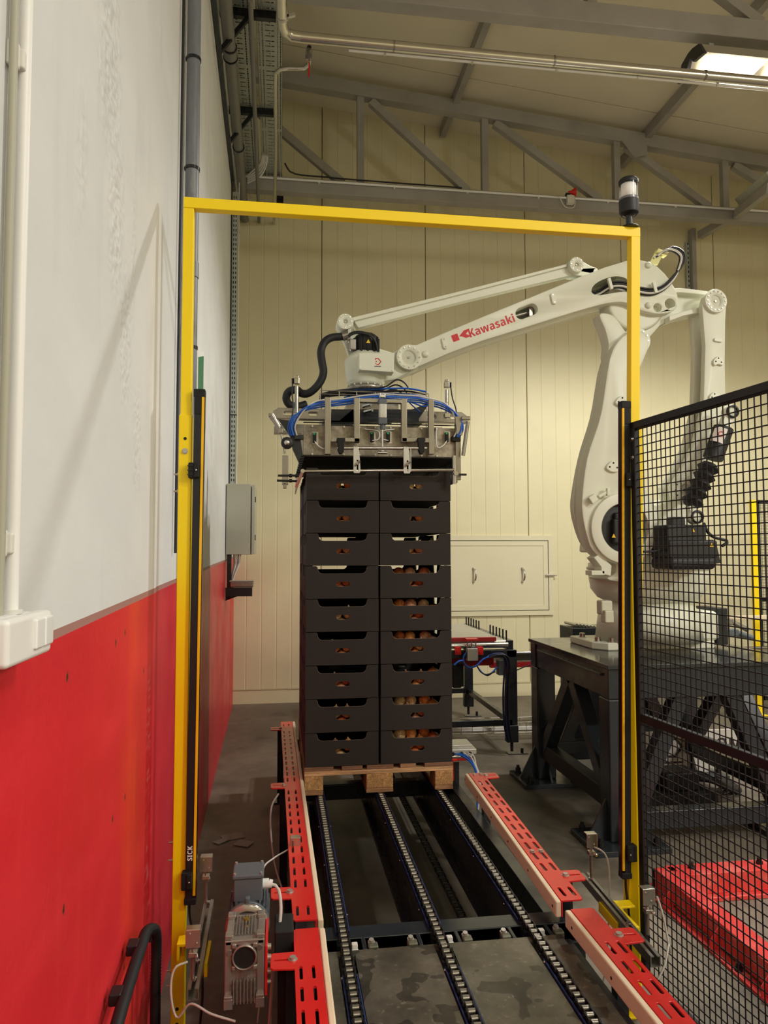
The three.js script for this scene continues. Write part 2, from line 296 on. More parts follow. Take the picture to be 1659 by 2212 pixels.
// floodlights
function floodlight(i) {
  const [x, y, z, power, aimAt] = LAMPS[i];
  const l = thing('high_bay_floodlight', i ? 'twin-panel high bay floodlight hanging in the hall behind the camera' : 'lit twin-panel floodlight hanging from the near roof truss', 'floodlight', i ? 'floodlights behind the camera' : undefined, [x, y, z]);
  if (aimAt) l.quaternion.setFromUnitVectors(V(0, -1, 0), V(aimAt[0] - x, aimAt[1] - y, aimAt[2] - z).normalize());
  const hood = [[-0.03, 0.06], [-0.11, 0.03], [-0.17, -0.035], [-0.18, -0.03], [-0.12, 0.075], [-0.03, 0.1], [0.03, 0.1], [0.12, 0.075], [0.18, -0.03], [0.17, -0.035], [0.11, 0.03], [0.03, 0.06]];
  const f = g => g.rotateY(Math.PI / 2);
  part('housing', [f(slab(hood, 0.6, 1.2, [], 0))], std(0xb7b2a4, 0.4, 0.5), l);
  for (const s of [-1, 1]) part('end_cap', [f(slab([[-0.03, 0.1], [-0.12, 0.075], [-0.185, -0.04], [-0.04, -0.012], [0, 0.05], [0.04, -0.012], [0.185, -0.04], [0.12, 0.075], [0.03, 0.1]], s > 0 ? 0.625 : -0.6, 0.025))], M.frame, l);
  part('hanger', [bar([-0.45, 0.1, 0], [-0.45, 0.26, 0], 0.04, 0.02), bar([0.45, 0.1, 0], [0.45, 0.26, 0], 0.04, 0.02), span(-0.47, 0.47, 0.23, 0.26, -0.02, 0.02)], M.galv, l);
  for (const s of [-1, 1]) {
    part('light_panel', place(rb(0.44, 0.012, 0.25, 0, 0, 0, 0.004), s * 0.28, 0.005, 0), new THREE.MeshStandardMaterial({ color: 0xfff3d8, emissive: new THREE.Color(1, 0.9, 0.66), emissiveIntensity: 2.6, roughness: 0.4 }), l);
    if (!i) {                                       // the near fixture has a lens that cuts its beam off at a flat angle
      const b = new THREE.SpotLight(LAMP_COLOR, 9.2 * power, 0, THREE.MathUtils.degToRad(75), 0.25, 2); b.position.set(s * 0.28, -0.13, 0); b.target.position.set(s * 0.28, -2, 0); b.castShadow = true; b.shadow.radius = 5.5; l.add(b, b.target); continue;
    }
    const r = new THREE.RectAreaLight(LAMP_COLOR, LAMP_LIGHT * 1.5 * power, 0.44, 0.25); r.position.set(s * 0.28, -0.012, 0); r.rotation.x = -Math.PI / 2; l.add(r);
  }
}
for (let i = 0; i < LAMPS.length; i++) floodlight(i);

// ---------- services under the roof and on the left wall ----------
const TY = 5.8;
{
  const X = [[-0.413,-5.392],[-0.239,-5.368],[-0.205,-5.363],[-0.001,-5.335]].map(p => p[0]);
  const build = (name, x0, x1, label, rows) => {
    const t = thing(name, label, 'cable tray', 'perforated cable trays under the roof');
    const w = x1 - x0;
    for (let s = 0; s < 4; s++) {
      const z0 = -4.3 - s * 0.92, z1 = z0 - 0.92, holes = [];
      for (let k = 0; k < 15; k++) {
        const z = z0 - 0.03 - k * 0.0605;
        const r = (cx, cz, a, b) => holes.push([[cx - a, cz - b], [cx + a, cz - b], [cx + a, cz + b], [cx - a, cz + b]]);
        r(x0 + w * rows.c, z, w * rows.cw, 0.006);
        if (k % 2) r(x0 + w * rows.c, z - 0.03, 0.006, 0.006);
        for (const d of rows.d) { r(x0 + w * d, z, 0.005, 0.014); if (k < 14) r(x0 + w * d, z - 0.0302, 0.005, 0.009); }
      }
      part('tray_floor', deck([[x0, z0], [x1, z0], [x1, z1], [x0, z1]], TY, 0.002, holes), M.galv, t);
    }
    part('side_flange', [span(x0, x0 + 0.002, TY, TY + 0.06, -4.3, -7.98), span(x1 - 0.002, x1, TY, TY + 0.06, -4.3, -7.98)], M.galv, t);
    for (let k = 0; k < 5; k++) solo('tray_cable', tube([[x0 + w * (k + 0.7) / 5.6, TY + 0.02, -4.3], [x0 + w * (k + 0.7 + rr(-0.2, 0.2)) / 5.6, TY + 0.022, -6], [x0 + w * (k + 0.7) / 5.6, TY + 0.02, -7.95]], w * 0.075, 12, 6), k % 2 ? M.black : M.pipeGrey, (k % 2 ? 'black' : 'grey') + ' cable lying inside the ' + (rows.d.length > 2 ? 'outer' : 'wall-side') + ' perforated cable tray', 'cable', 'cables in the trays');
    return t;
  };
  build('cable_tray', X[0], X[1], 'perforated galvanised cable tray running beside the grey wall pipe', { c: 0.33, cw: 0.2, d: [0.68, 0.86] });
  build('cable_tray', X[2], X[3], 'wider perforated galvanised cable tray beside the stainless pipe', { c: 0.5, cw: 0.17, d: [0.08, 0.22, 0.8, 0.92] });
  for (const [pz, nm] of [[-5.47, 'closer to the pipe elbow'], [-6.72, 'closer to the cream wall']]) {
    const b = thing('tray_bracket', 'dark steel bracket carrying the cable trays ' + nm, 'bracket', 'tray brackets');
    part('arm', span(wallX(pz), X[3] - 0.05, TY - 0.065, TY - 0.004, pz - 0.02, pz + 0.02), M.frame, b);
    part('strut', bar([wallX(pz), TY - 0.35, pz], [wallX(pz) + 0.22, TY - 0.05, pz], 0.03, 0.03), M.frame, b);
  }
}
{
  const a = [[-0.395,-5.116],[-0.444,-8.742]];
  const p = thing('grey_drain_pipe', 'thick grey pipe under the roof along the white wall', 'pipe');
  const y = 5.59, x0 = a[0][0], x1 = -0.428; const at = z => x0 + (x1 - x0) * (z + 4.3) / (-8.6 + 4.3);
  part('pipe', cy([at(-3), y, -3], [at(-8.58), y, -8.58], 0.047, 20), M.pipeGrey, p);
  for (const z of [-5.6, -7.02]) part('coupling', [cy([at(z), y, z], [at(z - 0.11), y, z - 0.11], 0.054, 20)], M.pipeGrey, p);
  for (const z of [-5.6, -5.72, -7.02]) part('clamp', cy([at(z), y, z], [at(z - 0.012), y, z - 0.012], 0.0575, 20), M.frame, p);
  const b = [[-0.226,-5.067]]; const q1 = [-0.262, 5.565, -8.58];
  const t1 = thing('thin_grey_pipe', 'thin grey pipe crossing below the wall-side cable tray', 'pipe');
  part('pipe', cy([b[0][0], 5.57, b[0][1]], q1, 0.018, 12), M.pipeGrey, t1);
  // stainless main with elbow, branch and valve
  const s = thing('stainless_pipe', 'stainless steel pipe with a welded elbow below the near roof truss', 'pipe');
  const y2 = 5.18, e = [[-0.015,-4.53],[0.019,-4.775],[0.09,-4.85]]; const ez = e[2][1] - 0.002, ex = e[0][0] + 0.012;
  part('pipe', tube([[ex, y2, -2.5], [ex, y2, ez + 0.13], [ex + 0.012, y2, ez + 0.055], [ex + 0.045, y2, ez + 0.012], [ex + 0.12, y2, ez]], 0.036, 40, 16), M.inox, s);
  part('pipe', cy([ex + 0.12, y2, ez], [10, y2, ez - 0.02], 0.036, 16), M.inox, s);
  part('clamp', [cy([ex, y2, -4.66], [ex, y2, -4.68], 0.041, 16), bar([ex + 0.03, y2, -4.67], [ex + 0.08, y2 + 0.02, -4.67], 0.02, 0.02)], M.zinc, s);
  for (const x of [0.75, 1.9, 3.05]) part('weld', cy([x, y2, ez], [x + 0.012, y2, ez], 0.0375, 16), M.steelDull, s);
  const c = thing('electrical_conduit', 'thin pale conduit strapped under the stainless pipe', 'conduit');
  part('conduit', cy([0.45, y2 - 0.032, ez - 0.038], [10, y2 - 0.032, ez - 0.058], 0.011, 8), M.whiteDull, c);
  for (let x = 0.7; x < 5; x += 0.62) part('strap', bar([x, y2 - 0.046, ez - 0.04], [x, y2 - 0.02, ez - 0.036], 0.014, 0.02), M.zinc, c);
  const br = thing('branch_pipe', 'small stainless branch pipe with a ball valve running to the cream wall', 'pipe');
  const g = [[0.187,-5.11],[0.194,-5.275],[0.169,-5.341],[-0.001,-5.375],[-0.046,-5.419],[-0.053,-5.53]];
  part('pipe', tube([...g.map(p2 => [p2[0], 5.3, p2[1]]), [g[5][0] - 0.004, 5.36, -6.6], [-0.09, 5.56, -8.58]], 0.017, 60, 10), M.inox, br);
  part('valve_body', [cy([g[0][0], 5.3, g[0][1] - 0.03], [g[0][0], 5.3, g[0][1] - 0.13], 0.024, 12), span(g[0][0] - 0.02, g[0][0] + 0.02, 5.26, 5.3, g[0][1] - 0.09, g[0][1] - 0.07), cy([g[0][0], 5.2, g[0][1] + 0.05], [g[0][0], 5.3, g[0][1] - 0.03], 0.017, 10)], M.steelDull, br);
  part('valve_lever', [bar([g[0][0] + 0.004, 5.25, g[0][1] - 0.1], [g[0][0] + 0.006, 5.22, g[0][1] - 0.2], 0.022, 0.01)], M.red, br, 'red valve lever');
}
{
  // service run on the left wall close under the pipes
  solo('wall_cable_duct', [bar([wallX(-3) + 0.012, 5.27, -3], [wallX(-8.5) + 0.012, 5.42, -8.5], 0.07, 0.03, [1, 0, 0])], M.frame, 'dark cable duct along the top of the white wall', 'cable duct');
  const z = -7.34, x = wallX(z);
  const t = thing('riser_tray', 'narrow perforated cable riser standing above the grey wall cabinet', 'cable tray');
  part('channel', [span(x + 0.006, x + 0.062, 2.3, 5.3, z, z - 0.03)], M.galv, t);
  for (let k = 0; k < 60; k++) part('slot', [span(x + 0.018, x + 0.026, 2.4 + k * 0.048, 2.425 + k * 0.048, z, z + 0.0015), span(x + 0.04, x + 0.048, 2.4 + k * 0.048, 2.425 + k * 0.048, z, z + 0.0015)], M.holeDark, t);  // dark boxes laid on the face paint the shaded slot openings
  part('cable_tie', [span(x, x + 0.075, 3.05, 3.06, z - 0.032, z + 0.004)], M.black, t);
  solo('riser_cable', tube([[x + 0.07, 2.3, z + 0.01], [x + 0.072, 3.5, z], [x + 0.07, 5.4, z]], 0.005, 12, 6), M.whiteDull, 'pale cable beside the perforated riser', 'cable');
  solo('riser_cable', tube([[x - 0.0, 2.3, z + 0.012], [x + 0.001, 3.5, z + 0.01], [x, 5.4, z + 0.01]], 0.007, 12, 6), M.black, 'black cable between the riser and the white wall', 'cable');
  // grey cabinet
  const c = thing('wall_cabinet', 'grey metal electrical cabinet mounted on the white and red wall', 'cabinet');
  const cz = -6.88, cx = wallX(cz), f = [[-0.267,2.335],[-0.225,2.336],[-0.436,1.686]];
  part('body', rspan(cx, f[0][0], f[2][1], f[0][1], cz, cz - 0.5, 0.006), M.cabinet, c);
  part('door', rspan(f[0][0] + 0.008, f[1][0] - 0.004, f[2][1] + 0.005, f[0][1] - 0.01, cz + 0.004, cz - 0.5, 0.004), M.cabinet, c);
  for (const y of [f[2][1] + 0.13, f[0][1] - 0.17]) part('hinge', rspan(f[1][0] - 0.006, f[1][0] + 0.004, y, y + 0.05, cz + 0.002, cz - 0.02, 0.002), M.frame, c);
  const k = thing('cable_glands', 'bundle of cables dropping from the grey wall cabinet', 'cables');
  const y0 = f[2][1];
  part('duct', rspan(cx + 0.01, cx + 0.05, y0 - 0.34, y0, cz - 0.03, cz - 0.1, 0.004), M.frame, k);
  for (let i = 0; i < 4; i++) part('cable', tube([[cx + 0.07 + i * 0.02, y0 + 0.01, cz - 0.05], [cx + 0.075 + i * 0.015, y0 - 0.08, cz - 0.05], [cx + 0.055 + i * 0.006, y0 - 0.2, cz - 0.05], [cx + 0.05, y0 - 0.3, cz - 0.06]], 0.008, 14, 6), i % 2 ? M.whiteDull : M.pipeGrey, k);
  const b = thing('bracket_shelf', 'black wall bracket carrying a small clear plastic box', 'bracket');
  part('arm', side([[cz, y0 - 0.30], [cz, y0 - 0.38], [cz - 0.02, y0 - 0.38], [cz - 0.02, y0 - 0.30]], cx, 0.24), M.black, b);
  part('gusset', slab([[cx, y0 - 0.30], [cx + 0.24, y0 - 0.30], [cx + 0.24, y0 - 0.33], [cx, y0 - 0.42]], cz - 0.02, 0.01), M.black, b);
  const g = thing('plastic_box', 'small grey plastic junction box lying on the black wall bracket', 'box');
  part('box', rspan(cx + 0.04, cx + 0.25, y0 - 0.298, y0 - 0.245, cz, cz - 0.16, 0.01), M.steelDull, g);
  part('lid', rspan(cx + 0.035, cx + 0.255, y0 - 0.248, y0 - 0.235, cz + 0.004, cz - 0.164, 0.005), M.cabinet, g);
}
{
  // vertical drain pipe on the left wall, behind the yellow post
  const m = [[-3.412,4.144],[-3.359,3.365],[-3.406,2.612]]; const z = (m[0][0] + m[1][0] + m[2][0]) / 3, x = wallX(z) + 0.036;
  const p = thing('wall_downpipe', 'vertical grey plastic downpipe with flaking paint on the white wall', 'pipe');
  const dm = std(0x84878a, 0.42, 0, { map: tex(256, 512, (u, v) => { const n = fbm(u, v, 20, 4, 211), k = fbm(u, v * 0.4, 10, 4, 215); const w = k > 0.66 && n > 0.5 ? 1 : 0; return w ? [250, 250, 250] : [205 + n * 40, 207 + n * 40, 212 + n * 40]; }, true, [3, 0.6]) });
  part('pipe', cy([x, 0.02, z], [x, 6.9, z], 0.031, 20), dm, p);
  for (const y of [4.33, 3.97, 3.45, 2.62]) { part('clamp', [cy([x, y, z], [x, y + 0.014, z], 0.0345, 20), bar([x, y + 0.007, z], [wallX(z), y + 0.007, z], 0.012, 0.012)], M.frame, p); }
  for (const y of [2.95, 2.12, 1.66]) part('socket', cy([x, y, z], [x, y + 0.07, z], 0.0345, 20), dm, p);
  solo('wall_cable', tube([[wallX(z + 0.2) + 0.008, 1.7, z + 0.2], [wallX(z + 0.17) + 0.008, 4, z + 0.17], [wallX(z + 0.13) + 0.008, 6.8, z + 0.13]], 0.006, 20, 6), M.black, 'black cable clipped beside the grey downpipe', 'cable');
  // green sign
  const s = thing('green_sign', 'green and white safety sign on the white wall behind the post', 'sign');
  const sz = -4.02, sx = wallX(sz) + 0.004;
  part('panel', side([[sz - 0.0, 2.52], [sz - 0.3, 2.44], [sz - 0.3, 2.86], [sz, 2.78]], sx, 0.006), M.white, s);
  part('print', side([[sz - 0.02, 2.545], [sz - 0.28, 2.47], [sz - 0.28, 2.83], [sz - 0.02, 2.755]], sx + 0.006, 0.002), M.green, s);
}
{
  // conduits and double switch by the left edge
  const z = [[-1.183,2.123]][0][0], x = wallX(z) + 0.016;
  const c = thing('white_conduit', 'thick white plastic conduit rising from the light switch', 'conduit');
  part('pipe', cy([x, 1.6, z], [x, 5, z + 0.0], 0.0108, 20), M.white, c);
  const c2 = thing('grey_conduit', 'thin grey conduit beside the thick white conduit on the wall', 'conduit');
  const z2 = [[-1.148,2.109]][0][0]; part('pipe', cy([x - 0.004, 1.6, z2], [x - 0.004, 5, z2], 0.0065, 12), M.cabinet, c2);
  for (const y of [2.46, 1.715]) {
    const k = thing('conduit_clip', y > 2 ? 'grey plastic clip high on the white conduit' : 'grey plastic clip just above the light switch', 'clip', 'conduit clips');
    part('body', [rspan(wallX(z), x + 0.006, y - 0.016, y + 0.016, z - 0.0185, z + 0.02, 0.004)], M.whiteDull, k);
    part('ear', [rspan(wallX(z), x, y - 0.02, y + 0.02, z + 0.016, z + 0.036, 0.004)], M.whiteDull, k);
  }
  const s = thing('light_switch', 'white surface-mounted double light switch on the red wall edge', 'switch');
  const q = [[-1.268,1.613],[-1.269,1.54],[-1.039,1.612],[-1.044,1.553]]; const z0 = q[0][0] + 0.032, z1 = z0 + 0.19, y1 = 1.61, y0 = 1.548, xw = wallX(-1.3);
  part('back_box', rspan(xw, xw + 0.034, y0, y1, z0 + 0.002, z1, 0.006), M.white, s);
  const f = part('front', rspan(xw + 0.036, xw + 0.062, y0 - 0.002, y1 + 0.002, z0, z1, 0.008), M.white, s);
  for (const k of [0, 1]) part('rocker', [rspan(xw + 0.055, xw + 0.067, y0 + 0.012, y1 - 0.006, z0 + 0.008 + k * 0.042, z0 + 0.046 + k * 0.042, 0.003)], M.glassWhite, f);
  part('gland', cy([x, y1, z], [x, y1 + 0.006, z], 0.017, 16), M.whiteDull, s);
}
{
  // corrugated hose standing against the wall
  const pts = [[-1.778,0.577],[-1.931,0.596],[-2.071,0.601],[-2.197,0.601],[-2.316,0.591],[-2.388,0.556],[-2.421,0.487],[-2.412,0.395],[-2.426,0.155]];
  const P = pts.map((p, i) => [wallX(p[0]) + 0.05 + (i > 4 ? 0.012 : 0), p[1], p[0]]);
  const h = thing('corrugated_hose', 'black corrugated hose bent in a loop against the red wall', 'hose');
  const cu = new THREE.CatmullRomCurve3(P.map(v3), false, 'centripetal'), n = 220, g = new THREE.TubeGeometry(cu, n, 0.0165, 12, false), pa = g.attributes.position;
  for (let i = 0; i <= n; i++) { const c = cu.getPointAt(i / n), k = i % 2 ? 1 : 0.86; for (let j = 0; j <= 12; j++) { const id = i * 13 + j; pa.setXYZ(id, c.x + (pa.getX(id) - c.x) * k, c.y + (pa.getY(id) - c.y) * k, c.z + (pa.getZ(id) - c.z) * k); } }
  g.computeVertexNormals();
  part('hose', g, M.rubber, h);
  for (const t of [0.2, 0.42, 0.62]) { const c = cu.getPointAt(t); part('holder', rb(0.03, 0.03, 0.045, c.x - 0.022, c.y, c.z, 0.004), M.black, h); }
}
// alarm horn and conduit on the far truss
{
  const c = thing('truss_conduit', 'thin white conduit clipped along the far roof truss', 'conduit');
  part('pipe', cy([-0.4, 5.74, -7.87], [10, 5.74, -7.87], 0.013, 8), M.white, c);
  for (let x = 0.4; x < 6; x += 0.83) part('clip', rb(0.02, 0.04, 0.03, x, 5.735, -7.88, 0.003), M.whiteDull, c);
  const h = thing('alarm_horn', 'red alarm horn on a white box fixed to the far truss', 'alarm');
  const [bx0, by0] = [[3.257,5.712]][0];
  part('box', rb(0.085, 0.1, 0.05, bx0, by0, -7.86, 0.006), M.whiteDull, h);
  part('horn', latheAt([[0.0, 0], [0.018, 0], [0.02, 0.03], [0.045, 0.075], [0.05, 0.08], [0.046, 0.08], [0, 0.05]], [bx0 - 0.02, by0 + 0.085, -7.86], [1, 0.12, 0.15], 20), M.red, h, 'red horn');
  part('bracket', [rb(0.05, 0.03, 0.04, bx0 - 0.03, by0 + 0.06, -7.86, 0.003)], M.frame, h);
  part('cable', tube([[bx0 - 0.2, 5.74, -7.86], [bx0 - 0.13, 5.73, -7.855], [bx0 - 0.1, by0 - 0.04, -7.85], [bx0 - 0.06, by0 - 0.09, -7.85], [bx0 + 0.03, by0 - 0.09, -7.85], [bx0 + 0.055, by0 - 0.04, -7.85], [bx0 + 0.05, by0 + 0.03, -7.855]], 0.006, 40, 6), M.whiteDull, h);
}

{
  const e = thing('tray_cable_tails', 'loose pale cables curling out of the end of the cable tray', 'cables');
  for (let i = 0; i < 5; i++) part('cable', tube([[-0.2 + i * 0.012, TY + 0.02, -7.5], [-0.22 + i * 0.015, TY - 0.03, -7.62], [-0.3 + i * 0.02, TY - 0.08 - i * 0.012, -7.7], [-0.36, TY - 0.12 - i * 0.02, -7.74]], 0.009, 18, 6), M.whiteDull, e);
  solo('truss_cable', tube([[0.03, TY + 0.02, -7.7], [0.1, 5.8, -7.84], [0.5, 5.795, -7.88], [2, 5.79, -7.9]], 0.009, 30, 6), M.black, 'black cable leaving the cable tray along the far truss', 'cable');
  const b = [[-0.058,5.876],[0.018,5.792]]; const k = thing('wall_junction_box', 'small black junction box high on the cream wall beside the pipes', 'box');
  part('box', rspan(b[0][0], b[1][0], b[1][1], b[0][1], -8.59, -8.53, 0.006), M.black, k); part('lid', rspan(b[0][0] + 0.004, b[1][0] - 0.004, b[1][1] + 0.004, b[0][1] - 0.004, -8.53, -8.525, 0.002), M.blackMatt, k);
}

// ---------- yellow gate, light curtains, signal lamp, mesh fence ----------
const font = await new FontLoader().loadAsync('fonts/droid/droid_sans_bold.typeface.json');
function text(str, size, depth = 0.001) { const g = new TextGeometry(str, { font, size, depth, curveSegments: 4 }); g.computeBoundingBox(); const b = g.boundingBox; g.translate(-(b.min.x + b.max.x) / 2, -(b.min.y + b.max.y) / 2, 0); return g; }
const GZ = -2.70;
const hexBolt = (x, y, z, dir, r = 0.008, h = 0.006) => { const a = V(x, y, z), d = v3(dir).clone().normalize(); return [cy(a, a.clone().addScaledVector(d, h), r, 6), cy(a.clone().addScaledVector(d, -0.001), a.clone().addScaledVector(d, 0.0012), r * 1.35, 12)]; };
{
  const g = thing('safety_gate', 'yellow painted steel gate frame standing over the chain conveyor', 'gate');
  const L0 = [-0.337, 0, GZ], L1 = [-0.333, 2.985, GZ], R0 = [1.306, 0, GZ], R1 = [1.38, 2.975, GZ];
  const onL = y => -0.337 + 0.004 * y / 2.985, onR = y => 1.306 + 0.074 * y / 2.975;
  part('upper_post', bar([onL(2.1), 2.1, GZ], [onL(2.945), 2.945, GZ], 0.038, 0.038, [0, 0, 1], 0.003), M.yellow, g);
  part('upper_post', bar([onR(2.1), 2.1, GZ], [onR(2.94), 2.94, GZ], 0.038, 0.038, [0, 0, 1], 0.003), M.yellow, g);
  part('beam', bar([-0.352, 2.966, GZ], [1.399, 2.958, GZ], 0.04, 0.038, [0, 0, 1], 0.003), M.yellow, g);
  const lowL = part('lower_post', bar([onL(0.01), 0.01, GZ], [onL(2.19), 2.19, GZ], 0.045, 0.05, [0, 0, 1], 0.003), M.yellow, g);
  const lowR = part('lower_post', bar([onR(0.01) + 0.004, 0.01, GZ], [onR(2.19) + 0.004, 2.19, GZ], 0.052, 0.05, [0, 0, 1], 0.003), M.yellow, g);
  for (const y of [2.105, 0.155, 0.105]) part('hole', cy([onL(y), y, GZ + 0.0245], [onL(y), y, GZ + 0.0265], 0.0055, 12), M.holeDark, lowL);
  part('bolt', hexBolt(onL(2.06), 2.06, GZ + 0.026, [0, 0, 1]), M.zinc, lowL, 'zinc hex bolt');
  for (const y of [1.98, 1.92, 0.7, 0.64, 0.27, 0.22]) part('stud', [cy([onL(y) - 0.023, y, GZ], [onL(y) - 0.04, y, GZ], 0.0035, 6), cy([onL(y) - 0.023, y, GZ], [onL(y) - 0.029, y, GZ], 0.007, 6)], M.zinc, lowL);
  for (const [x, s] of [[-0.337, 1], [1.31, 1]]) { const f = part('foot_plate', rb(0.14, 0.01, 0.12, x, 0.005, GZ, 0.003), M.yellow, g); for (const q of [-0.045, 0.045]) part('anchor_bolt', hexBolt(x + q * 1.1, 0.01, GZ + 0.04, [0, 1, 0], 0.009), M.zinc, f); }
  for (const y of [2.12, 2.08]) part('tapped_hole', cy([onR(y) - 0.0235, y, GZ], [onR(y) - 0.021, y, GZ], 0.004, 8), M.holeDark, lowR);

  // light curtains
  const curtain = (a, b, s, label) => {
    const c = thing('light_curtain', label, 'light curtain', 'light curtains on the gate posts');
    const off = (p, d) => [p[0] + d, p[1], p[2]];
    part('housing', bar(a, b, 0.026, 0.03, [0, 0, 1], 0.002), M.black, c);
    part('yellow_profile', bar(off([a[0], a[1] - 0.01, a[2] + 0.003], s * 0.017), off([b[0], b[1] + 0.02, b[2] + 0.003], s * 0.017), 0.0085, 0.03, [0, 0, 1], 0.001), M.yellow2, c, 'yellow edge profile');
    part('lens_strip', bar(off(a, s * 0.0225), off(b, s * 0.0225), 0.003, 0.024, [0, 0, 1]), std(0x2a0c10, 0.2), c, 'dark red optical window');
    part('end_cap', [rb(0.04, 0.03, 0.036, a[0] + s * 0.004, a[1] + 0.004, a[2], 0.004), rb(0.028, 0.075, 0.034, a[0], a[1] - 0.035, a[2], 0.003)], M.blackMatt, c);
    part('end_cap', rb(0.04, 0.022, 0.036, b[0] + s * 0.004, b[1], b[2], 0.004), M.blackMatt, c);
    return c;
  };
  const cl = curtain([-0.289, 2.262, GZ + 0.025], [-0.301, 0.513, GZ + 0.025], 1, 'black and yellow light curtain on the gate post by the wall');
  const cr = curtain([1.318, 2.262, GZ + 0.025], [1.284, 0.502, GZ + 0.025], -1, 'black and yellow light curtain on the gate post by the fence');
  const holder = (parent, x, y, px, big) => {
    const h = part('bracket', [rb(0.036, big ? 0.06 : 0.055, 0.045, (x + px) / 2, y, GZ + 0.03, 0.004), rb(0.018, 0.05, 0.03, x, y, GZ + 0.042, 0.003)], M.blackMatt, parent);
    if (!big) for (const k of [-0.016, 0, 0.016]) part('rib', rb(0.02, 0.004, 0.004, px, y + k, GZ + 0.0535, 0.001), M.rubber, h);
    part('screw', sph(0.004, x, y, GZ + 0.059, 8), M.chrome, h);
  };
  holder(cl, -0.291, 1.99, -0.312); holder(cl, -0.299, 0.585, -0.316, 1); holder(cr, 1.313, 1.975, 1.336); holder(cr, 1.287, 0.585, 1.31, 1);
  part('maker_name', place(text('SICK', 0.0165), -0.299, 0.675, GZ + 0.0402, 0, 0, Math.PI / 2), M.white, cl, 'white lettering SICK');
  part('cable', tube([[-0.301, 0.51, GZ + 0.02], [-0.3, 0.46, GZ + 0.02], [-0.285, 0.4, GZ + 0.03], [-0.26, 0.33, GZ + 0.05], [-0.25, 0.24, GZ + 0.06], [-0.255, 0.14, GZ + 0.06], [-0.27, 0.04, GZ + 0.04]], 0.0045, 30, 8), M.black, cl);
  part('cable', tube([[1.284, 0.5, GZ + 0.02], [1.286, 0.45, GZ + 0.015], [1.292, 0.36, GZ + 0.025], [1.296, 0.2, GZ + 0.03], [1.3, 0.02, GZ + 0.035]], 0.0045, 24, 8), M.black, cr);

  // signal lamp
  const s = thing('signal_lamp', 'black and clear signal tower lamp on the yellow gate corner', 'signal lamp', undefined, [1.362, 2.978, GZ]);
  part('base', lathe([[0, 0.012], [0.014, 0.014], [0.03, 0.009], [0.036, 0.004], [0.036, 0], [0, 0]]), M.frame, s);
  part('stem', lathe([[0.013, 0.008], [0.0125, 0.045], [0.018, 0.052], [0.0365, 0.06]]), M.frame, s);
  part('body', lathe([[0, 0.055], [0.031, 0.055], [0.0375, 0.064], [0.0385, 0.112], [0.037, 0.113]]), M.black, s);
  part('ring', lathe([[0.0375, 0.112], [0.0378, 0.121], [0.0365, 0.122]]), std(0x77777a, 0.3, 0.3), s);
  part('lens', lathe([[0.0365, 0.12], [0.037, 0.182], [0.036, 0.184]]), new THREE.MeshPhysicalMaterial({ color: 0xffffff, roughness: 0.18, transmission: 1, thickness: 0, ior: 1.45 }), s, 'clear ribbed lens');
  part('diffuser', lathe([[0.0001, 0.12], [0.029, 0.12], [0.029, 0.178], [0.0001, 0.179]]), M.white, s, 'white inner diffuser');
  part('cap', lathe([[0.0378, 0.181], [0.0383, 0.192], [0.033, 0.2], [0.0001, 0.202]]), M.black, s);
}
function meshPanel(t, L, y0, y1, mids, dx, dy, wire, fw, m) {          // local: x along the panel, z across
  part('frame', [rspan(0, L, y1 - fw, y1, -0.01, 0.01, 0.003), rspan(0, L, y0, y0 + fw, -0.01, 0.01, 0.003), rspan(0, fw, y0, y1, -0.01, 0.01, 0.003), rspan(L - fw, L, y0, y1, -0.01, 0.01, 0.003)], m, t);
  for (const y of mids) part('mid_rail', rspan(fw, L - fw, y - fw * 0.55, y + fw * 0.55, -0.012, 0.008, 0.003), m, t);
  const w = []; const c6 = (a, b, r) => cy(a, b, r, 6);
  for (let x = fw + dx * 0.6; x < L - fw; x += dx) w.push(c6([x, y0 + 0.01, 0.001], [x, y1 - 0.01, 0.001], wire));
  for (let y = y0 + fw + dy * 0.5; y < y1 - fw; y += dy) w.push(c6([0.008, y, -0.0022], [L - 0.01, y, -0.0022], wire));
  const o = part('wire_mesh', w, m, t); o.userData.kind = 'stuff';
}
{
  const f = thing('mesh_fence', 'black wire mesh fence panel fixed to the gate post', 'fence', 'black mesh fence panels', [1.336, 0, -2.66]);
  f.rotation.y = -Math.atan2(0.692, 0.069);
  meshPanel(f, 1.55, 0.13, 2.196, [1.085], 0.0275, 0.0316, 0.0022, 0.028, M.mesh);
  for (const y of [2.13, 2.06]) part('bolt', hexBolt(0.016, y, 0.011, [0, 0, 1], 0.007), M.chrome, f);
  const p = thing('fence_post', 'yellow fence post at the free end of the mesh panel', 'post');
  part('post', rb(0.05, 2.2, 0.05, 1.53, 1.1, -1.13, 0.004), M.yellow, p); part('foot_plate', rb(0.14, 0.01, 0.14, 1.53, 0.006, -1.13, 0.003), M.yellow, p);
}
